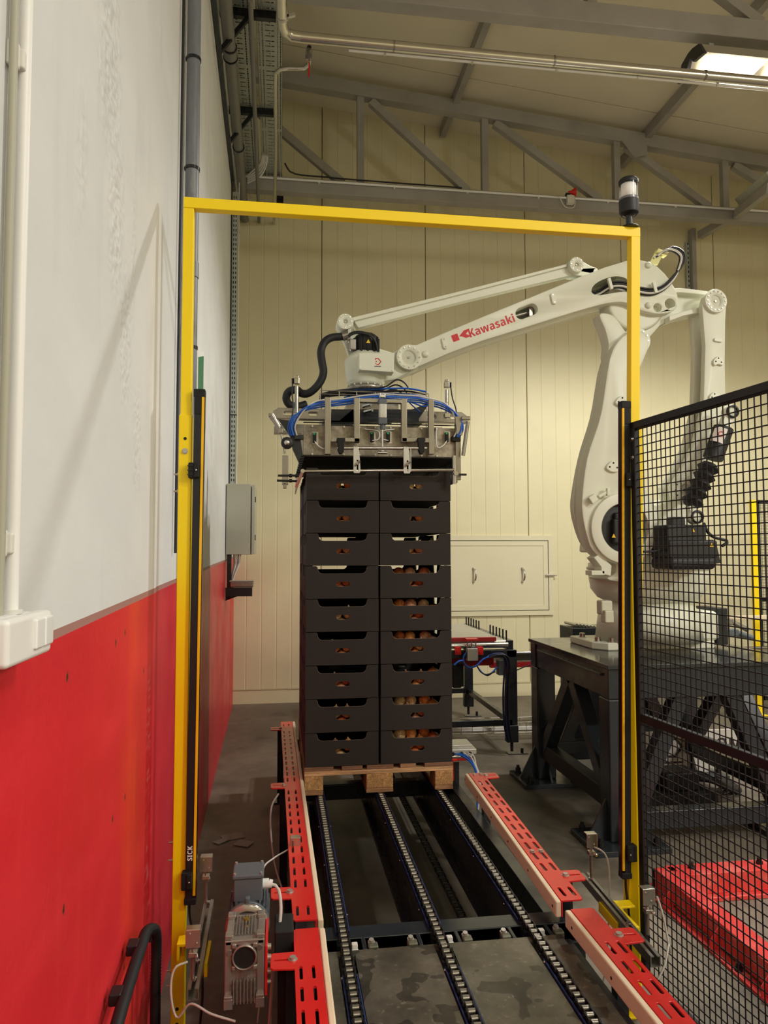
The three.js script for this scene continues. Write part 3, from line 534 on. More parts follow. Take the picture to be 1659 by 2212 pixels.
{
  // fence far behind the robot
  const q = [[4.941,2.25],[4.995,2.25],[4.911,0.961],[5.058,2.226]];
  const p = thing('fence_post', 'yellow fence post far behind the robot stand', 'post');
  part('post', rspan(q[0][0], q[1][0], 0, q[0][1], -7.2, -7.25, 0.003), M.yellow, p); part('foot_plate', rb(0.16, 0.01, 0.16, q[0][0], 0.006, -7.22, 0.003), M.yellow, p);
  const f = thing('mesh_fence', 'dark mesh fence panel beside the far yellow post', 'fence', 'black mesh fence panels', [q[1][0] + 0.004, 0, -7.22]);
  meshPanel(f, 1.4, 0.15, q[0][1], [1.2], 0.0275, 0.0316, 0.0019, 0.04, M.mesh);
  const b = thing('control_box', 'dark box hung on the far mesh fence', 'box');
  part('box', rspan(q[1][0] + 0.09, q[1][0] + 0.5, 0.95, 1.33, -7.1, -7.2, 0.01), M.frame, b); part('lid', rspan(q[1][0] + 0.095, q[1][0] + 0.495, 0.955, 1.325, -7.095, -7.1, 0.003), M.black, b);
}

// ---------- chain conveyor ----------
const CX = [0.22, 0.541, 0.863], CT = 0.42, PITCH = 0.03175;
const plateSteel = std(0x7d796e, 0.5, 0.25, { map: tex(512, 512, (u, v) => { const n = fbm(u, v, 6, 5, 301), f = fbm(u, v, 50, 3, 307), s = fbm(u, v, 9, 3, 311); const k = s > 0.63 ? 0.72 : 1; const c = (0.86 + (n - 0.5) * 0.5 + (f - 0.5) * 0.12) * k + (f > 0.78 ? 0.2 : 0); return [240 * c, 238 * c, 230 * c]; }, true, [1.4, 1.4]), roughnessMap: scuff });
{
  // one link: roller, bushing and the plates of its side
  const rollerG = join([cy([-0.0098, 0, 0], [0.0098, 0, 0], 0.0092, 12)]);
  const plate = (x, w) => { const g = slab(slot(0, 0, PITCH + 0.02, 0.02, 0, 4), 0.0014, 0.0028); g.rotateY(Math.PI / 2); g.translate(x, 0, w); return g; };
  const innerG = join([plate(-0.0118, -PITCH / 2), plate(0.0118, -PITCH / 2)]), outerG = join([plate(-0.0152, -PITCH / 2), plate(0.0152, -PITCH / 2), cy([-0.019, 0, 0], [0.019, 0, 0], 0.004, 6), cy([-0.019, 0, -PITCH], [0.019, 0, -PITCH], 0.004, 6)]);
  boxUV(rollerG); boxUV(innerG); boxUV(outerG);
  const lift = 0.01;
  function chainRun(parent, x, z0, z1, zFine) {                        // each pitch one link; beyond zFine joined
    const c = part('chain', [span(x - 0.0095, x + 0.0095, CT - 2 * lift - 0.002, CT - 2 * lift, z0, z1)], M.rubber, parent, 'oiled roller chain');
    const far = [], farR = [];
    for (let k = 0, z = z0; z > z1; k++, z -= PITCH) {
      if (z > zFine) {
        const l = new THREE.Mesh(k % 2 ? innerG : outerG, M.chain); l.name = 'link'; l.position.set(x, CT - lift, z); l.castShadow = l.receiveShadow = true; c.add(l);
        const r = new THREE.Mesh(rollerG, M.chainLight); r.name = 'roller'; r.position.set(x, CT - lift, z); r.castShadow = r.receiveShadow = true; c.add(r);
      } else { far.push((k % 2 ? innerG : outerG).clone().translate(x, CT - lift, z)); farR.push(rollerG.clone().translate(x, CT - lift, z)); }
    }
    if (far.length) { part('distant_links', far, M.chain, parent, 'distant links of the roller chain').userData.kind = 'stuff'; part('distant_rollers', farR, M.chainLight, parent, 'distant bright rollers of the chain').userData.kind = 'stuff'; }
    return c;
  }
  const far = thing('chain_conveyor', 'three-strand pallet chain conveyor with open black frame under the crates', 'conveyor');
  for (const x of CX) {
    const r = part('chain_rail', [span(x - 0.024, x + 0.024, CT - 0.05, CT - 0.0265, -2.53, -5.75), span(x - 0.018, x + 0.018, 0.22, CT - 0.05, -2.55, -5.75), span(x - 0.045, x + 0.045, 0.2, 0.225, -2.57, -5.75)], M.frame, far);
    part('slide_strip', [span(x - 0.0245, x - 0.0205, CT - 0.026, CT - 0.013, -2.6, -5.75), span(x + 0.0205, x + 0.0245, CT - 0.026, CT - 0.013, -2.6, -5.75), span(x - 0.0245, x + 0.0245, CT - 0.0265, CT - 0.0225, -2.6, -5.75)], M.blueDark, r, 'blue plastic slide strip');
    for (let z = -2.75; z > -4; z -= 0.44) part('screw', [sph(0.004, x - 0.027, CT - 0.03, z, 6), sph(0.004, x + 0.027, CT - 0.03, z, 6)], M.chrome, r);
    chainRun(far, x, -2.47, -5.7, -3.25);
    if (x > 0.8) { const rs = []; for (let k = 0, z = -2.7; z > -6; k++, z -= PITCH * 2) rs.push(outerG.clone().translate(x - 0.09, 0.16, z)); const q = part('return_strand', rs, M.chain, far, 'return strand of the chain below the rail'); q.userData.kind = 'stuff'; }
  }
  for (const z of [-2.63, -4.5, -5.6]) part('cross_beam', rspan(0.1, 1.06, 0.24, 0.33, z - 0.04, z + 0.04, 0.006), M.frame, far);
  part('end_beam', [rspan(0.13, 1.08, 0.33, 0.396, -2.575, -2.66, 0.004), rspan(0.13, 1.08, 0.22, 0.395, -2.575, -2.583, 0.003)], M.standPaint, far);
  for (const x of [0.075, 1.03]) part('side_beam', rspan(x - 0.03, x + 0.03, 0.14, 0.33, -2.57, -5.75, 0.005), M.frame, far);
  for (const z of [-2.8, -4.6, -5.7]) for (const x of [0.075, 1.03]) { const l = part('leg', rspan(x - 0.03, x + 0.03, 0.02, 0.16, z - 0.03, z + 0.03, 0.004), M.frame, far); part('foot', [cy([x, 0, z], [x, 0.02, z], 0.04, 16)], M.zinc, l); }
  // forks and clamps that tie the two conveyor sections together
  for (const x of CX) for (const s of [-1, 1]) {
    const fx = x + s * 0.066;
    part('fork_plate', [rspan(fx - 0.007, fx + 0.007, 0.325, 0.396, -2.575, -2.5, 0.003), rb(0.022, 0.02, 0.012, fx, 0.34, -2.499, 0.003)], M.standPaint, far);
    part('bolt', hexBolt(fx - s * 0.008, 0.365, -2.525, [-s, 0, 0], 0.0095, 0.009), M.zinc, far);
    if (!(x < 0.3 && s < 0)) { const cx = fx + s * 0.028; part('clamp', [rspan(cx - 0.017, cx + 0.017, 0.352, 0.402, -2.5, -2.535, 0.006)], std(0x6f705f, 0.45, 0.5), far, 'olive passivated shaft clamp'); part('bolt', hexBolt(cx - 0.004, 0.402, -2.53, [0, 1, 0.2], 0.009, 0.01), M.zinc, far); }
  }
  for (const x of CX) part('chain_guide_block', [rspan(x + 0.02, x + 0.044, 0.372, 0.397, -2.485, -2.505, 0.003), rspan(x + 0.022, x + 0.042, 0.385, 0.41, -2.505, -2.525, 0.003)], M.whiteDull, far, 'white plastic chain guide');
  part('shaft', cy([0.14, 0.362, -2.512], [0.96, 0.362, -2.512], 0.012, 14), std(0x8b8a70, 0.4, 0.6), far, 'olive drive shaft');

  const near = thing('chain_conveyor', 'closed chain conveyor section with a scratched steel cover plate', 'conveyor');
  const px0 = 0.152, px1 = 0.957, pz0 = -2.49, pz1 = -0.9;
  const holes = CX.map(x => [[x - 0.028, pz0 + 0.03], [x + 0.028, pz0 + 0.03], [x + 0.028, pz1 - 0.05], [x - 0.028, pz1 - 0.05]]);
  part('cover_plate', deck([[px0, pz0], [px1, pz0], [px1, pz1], [px0, pz1]], 0.392, 0.008, holes), plateSteel, near, 'scratched dark steel cover plate');
  for (const x of CX) {
    const r = part('chain_rail', [span(x - 0.024, x + 0.024, 0.3, CT - 0.0265, pz0 + 0.03, pz1)], M.blackMatt, near);
    part('slide_strip', [span(x - 0.0245, x - 0.0205, CT - 0.026, CT - 0.013, -2.34, pz1), span(x + 0.0205, x + 0.0245, CT - 0.026, CT - 0.013, -2.34, pz1), span(x - 0.0245, x + 0.0245, CT - 0.0265, CT - 0.0225, -2.34, pz1)], M.blueDark, r, 'blue plastic slide strip');
    part('screw', sph(0.005, x - 0.024, CT - 0.018, -2.33, 6), M.chrome, r);
    chainRun(near, x, -1.5, -2.462, -2.5);
  }
  for (const x of [0.135, 0.975]) part('side_beam', rspan(x - 0.016, x + 0.016, 0.12, 0.385, pz0, pz1, 0.004), M.frame, near);
  part('end_plate', rspan(0.13, 0.98, 0.14, 0.355, pz0 + 0.008, pz0 + 0.016, 0.003), M.blackMatt, near);
  for (const z of [-2.3, -1.2]) for (const x of [0.135, 0.975]) part('leg', rspan(x - 0.03, x + 0.03, 0, 0.14, z - 0.03, z + 0.03, 0.004), M.frame, near);
}
// guide rails: outline along z with a tab; x grows away from the track centre on side s
function guideRail(s, z0, z1, xi0, xi1, tabs, skip, label, bolts = []) {
  const y = 0.5, w = 0.08, t = 0.006;
  const g = thing('guide_rail', label, 'guide rail', 'red slotted guide rails');
  const xi = z => xi0 + (xi1 - xi0) * (z - z0) / (z1 - z0);                       // inner edge of the red plate
  const P = (d, z) => [xi(z) + s * d, z];
  const zs = tabs.slice().sort((a, b) => b - a), out = [];
  out.push(P(0, z0), P(w - 0.008, z0), P(w, z0 - 0.008));
  for (const tz of zs) out.push(P(w, tz + 0.05), P(w + 0.062, tz + 0.044), P(w + 0.07, tz + 0.036), P(w + 0.07, tz - 0.034), P(w + 0.062, tz - 0.042), P(w, tz - 0.042));
  out.push(P(w, z1 + 0.008), P(w - 0.008, z1), P(0, z1));
  const holes = [];
  for (let z = z0 - 0.065; z > z1 + 0.05; z -= 0.104) { if (zs.some(tz => Math.abs(tz - z) < 0.052)) continue; for (const d of [0.026, 0.062]) holes.push(slot(P(d, z)[0], z, 0.07, 0.011, Math.PI / 2, 3)); }
  for (const tz of zs) holes.push(slot(P(w + 0.026, tz)[0], tz, 0.07, 0.009, 0, 3));
  part('slotted_plate', deck(out, y - t, t, holes, 0.0008), M.red, g);
  part('plate_flange', bar([xi(z0) + s * 0.003, y - 0.03, z0], [xi(z1) + s * 0.003, y - 0.03, z1], 0.05, 0.005, [1, 0, 0]), M.red, g);
  const st = part('wear_strip', bar([xi(z0) - s * 0.011, y - 0.028, z0 + 0.004], [xi(z1) - s * 0.011, y - 0.028, z1], 0.056, 0.02, [1, 0, 0], 0.006), M.cream, g, 'cream plastic wear strip');
  for (let z = z0 - 0.03; z > z1; z -= 0.29) part('screw_hole', cy([xi(z) - s * 0.0205, y - 0.03, z], [xi(z) - s * 0.0222, y - 0.03, z], 0.005, 8), M.holeDark, st);
  for (const tz of zs) {
    const x = P(w + 0.004, tz)[0];
    part('bolt', hexBolt(x, y, tz, [0, 1, 0], 0.0105, 0.008), M.zinc, g);
    part('support_post', [rspan(x - 0.02, x + 0.02, 0.012, y - t, tz - 0.02, tz + 0.02, 0.003), rspan(x - 0.05, x + 0.03, 0, 0.012, tz - 0.04, tz + 0.04, 0.003)], M.frame, g);
  }
  for (const [d, z] of bolts) part('bolt', hexBolt(P(d, z)[0], y, z, [0, 1, 0], 0.009, 0.007), M.zinc, g);
  return g;
}
guideRail(-1, -2.507, -5.4, 0.128, 0.092, [-2.715, -3.94, -5.2], 0, 'red slotted guide rail along the crates on the wall side');
guideRail(-1, -1.2, -2.452, 0.129, 0.129, [-2.275, -1.5], 0, 'red slotted guide rail beside the cover plate on the gearmotor side');
guideRail(1, -2.515, -4.0, 0.968, 1.024, [-2.705, -3.95], 0, 'red slotted guide rail along the open chains on the robot side', [[0.026, -2.93], [0.062, -2.93], [0.026, -3.97], [0.062, -3.97]]);
guideRail(1, -1.2, -2.452, 0.981, 0.976, [-2.268, -1.5], 0, 'red slotted guide rail beside the cover plate on the fence side');

// ---------- pallet, crates, onions ----------
const PX0 = 0.134, PX1 = 0.938, PZ = -4.0, PY = CT;
const woodTex = (r, g, b, s) => tex(256, 256, (u, v) => { const n = fbm(u, v * 6, 6, 5, s), k = fbm(u, v, 40, 3, s + 7); const c = 0.82 + (n - 0.5) * 0.5 + (k - 0.5) * 0.18; return [r * c, g * c, b * c]; }, true, [1.2, 6]);
const woodMs = [std(0xffffff, 0.75, 0, { map: woodTex(226, 178, 128, 401) }), std(0xffffff, 0.75, 0, { map: woodTex(186, 138, 96, 421) }), std(0xffffff, 0.8, 0, { map: woodTex(150, 108, 80, 441) })];
const chip = std(0xffffff, 0.9, 0, { map: tex(256, 256, (u, v) => { const n = fbm(u, v, 40, 3, 461), m = fbm(u, v, 6, 4, 463); const c = 0.62 + n * 0.5 + (m - 0.5) * 0.3; return [204 * c, 156 * c, 100 * c]; }, true, [5, 5]), bumpMap: fineBump, bumpScale: 0.002 });
{
  const p = thing('pallet', 'worn wooden pallet on the chains carrying the black crates', 'pallet');
  const top = PY + 0.144, D = 1.2, W = PX1 - PX0;
  const xs = [[0, 0.155], [0.199, 0.31], [0.333, 0.477], [0.515, 0.6], [0.648, W]];
  xs.forEach(([a, b], i) => part('deck_board', rspan(PX0 + a, PX0 + b, top - 0.022, top, PZ - rr(0, 0.006), PZ - D, 0.002), woodMs[2 - (i === 3 ? 1 : 0)], p));
  for (const z of [PZ - 0.07, PZ - D / 2, PZ - D + 0.07]) part('stringer_board', rspan(PX0, PX1, top - 0.044, top - 0.022, z - 0.07, z + 0.07 - 0.001, 0.002), woodMs[0], p);
  for (const z of [PZ - 0.07, PZ - D / 2, PZ - D + 0.07]) [[0, 0.1], [0.33, 0.475], [W - 0.1, W]].forEach(([a, b]) => part('block', rspan(PX0 + a, PX0 + b, top - 0.122, top - 0.044, z - 0.07, z + 0.068, 0.006), chip, p));
  [[0, 0.1], [0.33, 0.475], [W - 0.1, W]].forEach(([a, b]) => part('bottom_board', rspan(PX0 + a, PX0 + b, PY, top - 0.122, PZ - 0.003, PZ - D, 0.002), woodMs[1], p));
}
const CW = 0.393, CD = 0.598, CH = 0.1775, TH = 0.006;
const cardM = std(0x251f1b, 0.78, 0, { map: tint(255, 255, 255, 0.08, 10, 4, 471, 256, [2, 2]) }), cardEdge = std(0x776d64, 0.85), cardIn = std(0x3a3430, 0.85);
function frontOutline(x0, x1, h, n0, n1, nd) {          // panel with a wide notch in its top edge
  const r = 0.026, f = 0.02, o = [[x0, 0.0015], [x1, 0.0015], [x1, h], [n1 + 0.006, h], [n1, h - 0.006]];
  for (let i = 1; i <= 5; i++) { const t = i / 5 * Math.PI / 2; o.push([n1 - 0.002 - r * (1 - Math.cos(t)) - 0, h - nd + r * (1 - Math.sin(t))]); }
  for (let i = 5; i >= 1; i--) { const t = i / 5 * Math.PI / 2; o.push([n0 + 0.002 + r * (1 - Math.cos(t)), h - nd + r * (1 - Math.sin(t))]); }
  o.push([n0, h - 0.006], [n0 - 0.006, h], [x0, h]); return o;
}
// local: x to the right, y up, front face at z = 0, body towards -z
function makeCrate(topmost) {
  const g = new THREE.Group();
  const w2 = CW / 2, n0 = -w2 + 0.062, n1 = w2 - 0.062, h = CH - 0.0015;
  const hole = slot(0.004, 0.079, 0.077, 0.0265, 0, 5);
  const front = part('front_panel', slab(frontOutline(-w2, w2, h, n0, n1, topmost ? 0.002 : 0.041), 0, TH, [hole], 0.0006, 1), cardM, g);
  part('flap_seam', [span(n1 + 0.0, n1 + 0.0012, 0.004, h - 0.044, 0, 0.0006)], cardIn, front, 'thin flap seam');
  part('cut_edge', [slab(frontOutline(-w2 + 0.001, w2 - 0.001, h - 0.0003, n0 + 0.0012, n1 - 0.0012, topmost ? 0.002 : 0.0398), -0.0022, 0.0014, [slot(0.004, 0.079, 0.0752, 0.0247, 0, 5)])], cardEdge, front, 'pale cut cardboard edge');
  part('back_panel', slab(frontOutline(-w2, w2, h, n0, n1, topmost ? 0.002 : 0.041), -CD + TH, TH, [hole]), cardM, g);
  for (const s of [-1, 1]) {                             // side panels with two top openings
    const sh = [[-0.02, 0.0015], [-CD + 0.02, 0.0015], [-CD + 0.02, h], [-CD + 0.14, h], [-CD + 0.16, h - 0.06], [-CD + 0.24, h - 0.06], [-CD + 0.26, h], [-0.26, h], [-0.24, h - 0.06], [-0.16, h - 0.06], [-0.14, h], [-0.02, h]];
    part('side_panel', side(topmost ? [[0, 0.0015], [-CD, 0.0015], [-CD, h], [0, h]] : sh.map(p => [p[0] === -0.02 ? -0.0005 : p[0] === -CD + 0.02 ? -CD + 0.0005 : p[0], p[1]]), s > 0 ? w2 - TH : -w2, TH), cardM, g);
  }
  part('base', span(-w2 + TH, w2 - TH, 0.003, 0.008, -TH, -CD + TH), cardIn, g, 'inside of the cardboard base');
  for (const x of [-1, 1]) for (const [a, b] of [[-TH, -0.03], [-CD + 0.03, -CD + TH]]) part('corner_post', span(x * (w2 - TH), x * (w2 - 0.055), h - 0.03, h, a, b), cardIn, g);
  return g;
}
const protoCrate = makeCrate(false);
const NTH = ['on the pallet boards', 'in the second tier above the pallet', 'in the third tier above the pallet', 'in the fourth tier above the pallet', 'in the fifth tier, midway up the stack', 'in the sixth tier, four below the gripper', 'in the third tier below the gripper', 'in the second tier below the gripper', 'directly under the gripper'];
const STACK0 = PY + 0.144 + 0.0005, colX = [PX0 + 0.004 + CW / 2, PX1 - 0.002 - CW / 2];
const jit = [];
for (let c = 0; c < 2; c++) for (let d = 0; d < 2; d++) for (let k = 0; k < 9; k++) {
  const g = protoCrate.clone(); g.name = numbered('cardboard_crate'); scene.add(g);
  const dx = d ? 0 : [[0.0, 0.001, -0.001, 0, 0.002, 0, 0.003, 0.004, 0.003], [0.0, 0, 0.001, 0, 0, -0.001, -0.002, -0.002, 0]][c][k];
  g.position.set(colX[c] + dx, STACK0 + k * CH, PZ - 0.004 - d * (CD + 0.002) - rr(0, 0.003));
  g.userData = { label: 'black cardboard crate ' + NTH[k] + ', ' + (c ? 'robot side' : 'wall side') + (d ? ' rear' : ' front'), category: 'crate', group: 'black cardboard onion crates' };
  if (!d) jit[c * 9 + k] = g.position.clone();
}
{
  const skin = (r, g, b, s) => std(0xffffff, 0.42, 0, { map: tex(128, 64, (u, v) => { const n = fbm(u * 2, v * 0.2, 24, 3, s), m = fbm(u, v, 5, 3, s + 3); const c = 0.98 + (n - 0.5) * 0.5 + (m - 0.5) * 0.35; return [r * c, g * c * (0.92 + m * 0.12), b * c]; }) });
  const skins = [skin(214, 130, 62, 501), skin(226, 158, 88, 511), skin(196, 104, 56, 521), skin(226, 196, 140, 531), skin(206, 150, 110, 541)];
  const prof = []; for (let i = 0; i <= 10; i++) { const t = i / 10 * Math.PI; prof.push([Math.max(0.0001, 0.034 * Math.sin(t) * (1 - 0.05 * Math.cos(t))), -0.031 * Math.cos(t) + (i > 8 ? 0.006 * (i - 8) : 0)]); }
  const bulb = lathe(prof, 14), neck = lathe([[0.0001, 0], [0.006, 0], [0.0035, 0.007], [0.005, 0.011], [0.0001, 0.01]], 7).translate(0, 0.036, 0);
  const full = { '1,3': 1, '1,4': 1, '1,5': 1, '1,2': 0, '1,6': 0, '1,0': 1, '1,1': 1, '1,7': 0 };
  const add = (x, y, z, s, tone, c, k) => {
    const o = new THREE.Group(); o.name = numbered('onion'); scene.add(o); const T = tone ?? Math.floor(rr(0, 5));
    const b = new THREE.Mesh(bulb, skins[T]); b.name = 'bulb'; const n = new THREE.Mesh(neck, skins[3]); n.name = 'neck'; for (const m of [b, n]) { m.castShadow = m.receiveShadow = true; o.add(m); }
    o.position.set(x, y, z); o.scale.setScalar(s); o.rotation.set(y - jit[c * 9 + k].y > 0.12 ? rr(-1.4, -1.0) : rr(-1.0, -0.3), rr(0, 6), rr(-0.22, 0.22));
    o.userData = { label: ['brown', 'golden', 'reddish brown', 'pale straw', 'pinkish'][T] + ' onion in the crate ' + NTH[k] + ', ' + (c ? 'robot side' : 'wall side'), category: 'onion', group: 'onions in the crates' };
  };
  for (let c = 0; c < 2; c++) for (let k = 0; k < 9; k++) {
    const p = jit[c * 9 + k], f = full[c + ',' + k];
    for (let i = -1; i <= 1; i++) { const s = rr(0.9, 1.02); add(p.x + i * 0.072 + rr(-0.004, 0.004), p.y + 0.04, p.z - 0.05 + rr(-0.004, 0.002), s, undefined, c, k); }
    for (let i = 0; i < 2; i++) add(p.x + (i - 0.5) * 0.071 + rr(-0.006, 0.006), p.y + 0.094, p.z - 0.054 + rr(-0.006, 0.002), rr(0.94, 1.05), undefined, c, k);
    if (f || (k > 0 && c === 1 && k !== 7)) for (const i of f ? [-1.5, 1.5, -0.2, 0.9, -1] : [1.55]) add(p.x + i * 0.074 + rr(-0.004, 0.004), p.y + (Math.abs(i) > 1.2 ? 0.105 : 0.134), p.z - 0.1 - rr(0, 0.03), rr(0.92, 1.05), undefined, c, k);
  }
}

// ---------- palletising robot ----------
function discBolts(cx, cyy, z, R, n, r = 0.008, a0 = 0) { const o = []; for (let i = 0; i < n; i++) { const t = a0 + i / n * Math.PI * 2; o.push(cy([cx + R * Math.cos(t), cyy + R * Math.sin(t), z], [cx + R * Math.cos(t), cyy + R * Math.sin(t), z + 0.006], r, 6)); } return o; }
function bearing(parent, cx, cyy, z, R, n, inner = 0.5, label) {
  const b = part('bearing_cover', latheAt([[R * inner * 0.3, 0.004], [R * inner, 0.004], [R * inner * 1.04, 0.02], [R * 0.97, 0.02], [R, 0.016], [R, -0.02]], [cx, cyy, z], [0, 0, 1], 36), M.robot, parent, label);
  part('cover_bolt', discBolts(cx, cyy, z + 0.019, R * 0.8, n, R * 0.065), M.steel, b);
  part('hub', [cy([cx, cyy, z - 0.01], [cx, cyy, z + 0.005], R * inner * 0.99, 24)], M.robotDark, b);
  part('centre_plug', cy([cx, cyy, z], [cx, cyy, z + 0.012], R * 0.1, 10), M.steelDull, b);
  return b;
}
const robot = thing('palletising_robot', 'large off-white industrial robot arm with red lettering on the dark stand', 'robot');
{
  const FA = -4.55;                                        // front face of the upper arm
  const arm = [[0.853,3.017],[1.061,3.114],[1.274,3.211],[1.616,3.363],[1.947,3.511],[2.128,3.586],[2.282,3.638],[2.373,3.646],[2.436,3.634],[2.491,3.608],[2.542,3.561],[2.581,3.512],[2.61,3.469],[2.628,3.423],[2.637,3.376],[2.63,3.344],[2.609,3.321],[2.579,3.301],[2.539,3.29],[2.496,3.285],[2.457,3.286],[2.366,3.304],[2.317,3.33],[2.276,3.347],[2.227,3.354],[2.175,3.349],[2.124,3.34],[2.072,3.325],[1.892,3.268],[1.582,3.16],[1.273,3.054],[1.06,2.968],[0.862,2.875],[0.814,2.861],[0.767,2.877],[0.737,2.906],[0.731,2.947],[0.755,2.986],[0.803,3.015]];
  const pocket = smooth([[2.013,3.409],[2.029,3.457],[2.069,3.49],[2.127,3.517],[2.192,3.533],[2.263,3.524],[2.301,3.482],[2.294,3.426],[2.222,3.413],[2.125,3.393],[2.054,3.383]], 30);
  const P = [[1.578,3.263],[1.515,3.236],[1.64,3.29],[2.574,3.357],[2.484,3.328]]; const sang = Math.atan2(P[2][1] - P[1][1], P[2][0] - P[1][0]);
  const slotH = slot(P[0][0], P[0][1], 0.155, 0.072, sang, 8);
  const u = part('upper_arm', [crease(slab(arm, FA, 0.19, [pocket, slotH, circ(P[3][0], P[3][1], 0.036), circ(P[4][0], P[4][1], 0.028)], 0.008, 2), 0.5), crease(slab(arm, FA - 0.185, 0.045, [], 0.008, 2), 0.5)], M.robot, robot);
  const name = [[1.341,3.159],[1.274,3.132],[1.412,3.186],[1.139,3.084],[1.094,3.062],[1.167,3.101]]; const ta = Math.atan2(name[2][1] - name[1][1], name[2][0] - name[1][0]);
  const tg = text('Kawasaki', 0.053, 0.0012); const wid = tg.boundingBox; tg.scale(1.0, 1.0, 1); place(tg, name[0][0], name[0][1], FA, 0, 0, ta);
  const redPaint = std(0xcf1020, 0.45);
  part('lettering', tg, redPaint, u, 'red lettering Kawasaki');
  const em = [slab([[-0.062, -0.022], [-0.018, -0.022], [-0.018, 0.022], [-0.062, 0.022]], 0.001, 0.0012), slab([[-0.014, 0.0], [0.03, 0.026], [0.072, 0.026], [0.034, 0.0], [0.066, -0.024], [0.026, -0.024], [0.004, -0.006]], 0.001, 0.0012)];
  part('emblem', em.map(g => place(g, name[3][0], name[3][1], FA, 0, 0, ta)), redPaint, u, 'red angular emblem beside the lettering');
  const dome = [[2.422,3.611],[2.416,3.338],[0.907,2.956]];
  for (const d of dome) part('cap_boss', latheAt([[0.022, 0], [0.021, 0.012], [0.014, 0.02], [0.0001, 0.022]], [d[0], d[1], FA - 0.002], [0, 0, 1], 20), M.robot, u);
  const lug = [[1.03,3.029],[1.757,3.351]];
  for (const d of lug) { const l = part('lug', place(slab(slot(0, 0, 0.075, 0.03, Math.PI / 2 + 0.22, 6), 0.014, 0.016, [], 0.003), d[0], d[1], FA), M.robot, u); part('lug_screw', [cy([d[0] - 0.005, d[1] + 0.024, FA + 0.01], [d[0] - 0.005, d[1] + 0.024, FA + 0.0155], 0.005, 8), cy([d[0] + 0.005, d[1] - 0.024, FA + 0.01], [d[0] + 0.005, d[1] - 0.024, FA + 0.0155], 0.005, 8)], M.steelDull, l); }
  const wj = [[0.799,2.929]][0]; bearing(u, wj[0], wj[1], FA + 0.004, 0.081, 12, 0.55);
  const inner = [[1.538,3.266],[1.665,3.308],[1.585,3.268]];
  part('inner_cable', [cy([inner[0][0] - 0.02, inner[0][1] - 0.012, FA - 0.09], [inner[1][0] + 0.03, inner[1][1], FA - 0.09], 0.014, 8), rb(0.03, 0.06, 0.04, inner[2][0] + 0.04, inner[2][1] + 0.01, FA - 0.07, 0.004)], M.steelDull, u);
  // cables over the elbow
  const c0 = [[2.013,3.396],[2.084,3.418],[2.155,3.455],[2.229,3.462],[2.294,3.444],[2.358,3.428],[2.44,3.426],[2.512,3.454],[2.59,3.527],[2.642,3.609],[2.657,3.682],[2.618,3.718],[2.562,3.724],[2.519,3.703],[2.492,3.682]];
  for (let i = 0; i < 6; i++) { const d = i - 2.5; part('dress_cable', tube(c0.map((p, k) => [p[0] + d * 0.0045 * (k > 8 ? 1.2 : 0.2), p[1] + d * 0.007 * (k > 8 ? 0.5 : 1), FA + 0.012 + (i % 2) * 0.012 - (k < 2 ? 0.05 : 0) - (k > 12 ? 0.06 : 0)]), 0.0075, 60, 6), i === 1 || i === 4 ? M.whiteDull : M.black, u); }
  for (const q of [[2.139,3.461],[2.45,3.451]]) part('cable_clamp', [rb(0.022, 0.075, 0.02, q[0], q[1], FA + 0.028, 0.004, 0, 0, 0.25)], M.robot, u);
  const br = [[2.448,3.632],[2.515,3.636],[2.557,3.718],[2.504,3.731]]; part('connector_bracket', [slab(br, FA - 0.04, 0.012), slab([[2.497,3.718],[2.511,3.741],[2.584,3.716],[2.57,3.693]], FA - 0.02, 0.05, [], 0.003)], std(0xe2dd9a, 0.5), u, 'pale yellow connector bracket');

  // upper tie rod with both end brackets
  const ZT = -4.60;
  const rod = part('tie_rod', [slab([[0.449,3.179],[1.166,3.387],[1.867,3.598],[1.911,3.538],[1.166,3.326],[0.485,3.124]], ZT, 0.06, [], 0.004), slab([[0.449,3.185],[1.166,3.393],[1.867,3.604],[1.87,3.586],[1.166,3.371],[0.455,3.162]], ZT + 0.018, 0.096, [], 0.003)], M.robot, robot);
  const e = [[0.399,3.147],[1.925,3.592]];
  for (const q of e) bearing(rod, q[0], q[1], ZT + 0.03, 0.05, 8, 0.3);
  for (const q of e) part('rod_eye', latheAt([[0.0001, 0], [0.053, 0], [0.053, 0.1], [0.0001, 0.1]], [q[0], q[1], ZT - 0.09], [0, 0, 1], 24), M.robot, rod);
  part('elbow_bracket', slab(smooth([[1.889,3.612],[1.925,3.642],[1.977,3.639],[2.038,3.61],[2.093,3.588],[2.086,3.553],[1.995,3.536],[1.937,3.539],[1.892,3.556]], 30), ZT + 0.0, 0.08, [circ(2.079,3.572, 0.012)], 0.006), M.robot, robot);

  // wrist
  const W0 = -4.62;
  const w = part('wrist_bracket', [slab([[0.36,3.149],[0.377,3.186],[0.416,3.199],[0.451,3.177],[0.484,3.115],[0.608,3.024],[0.722,2.993],[0.731,2.93],[0.445,2.92],[0.41,3.026]], W0 - 0.06, 0.05, [], 0.005), slab([[0.704,2.971],[0.77,3.01],[0.86,3.013],[0.902,2.955],[0.874,2.879],[0.799,2.837],[0.715,2.793],[0.644,2.779],[0.561,2.853]], -4.57, 0.13, [], 0.012)], M.robot, robot);
  const ax = [[0.534,2.914],[0.395,2.909],[0.401,2.832],[0.416,2.771],[0.422,2.729],[0.534,2.968],[0.534,2.733],[0.534,2.837],[0.534,2.774],[0.534,2.75]];
  const X0 = ax[0][0], Y = [ax[5][1], ax[0][1], ax[7][1], ax[8][1], ax[6][1]];
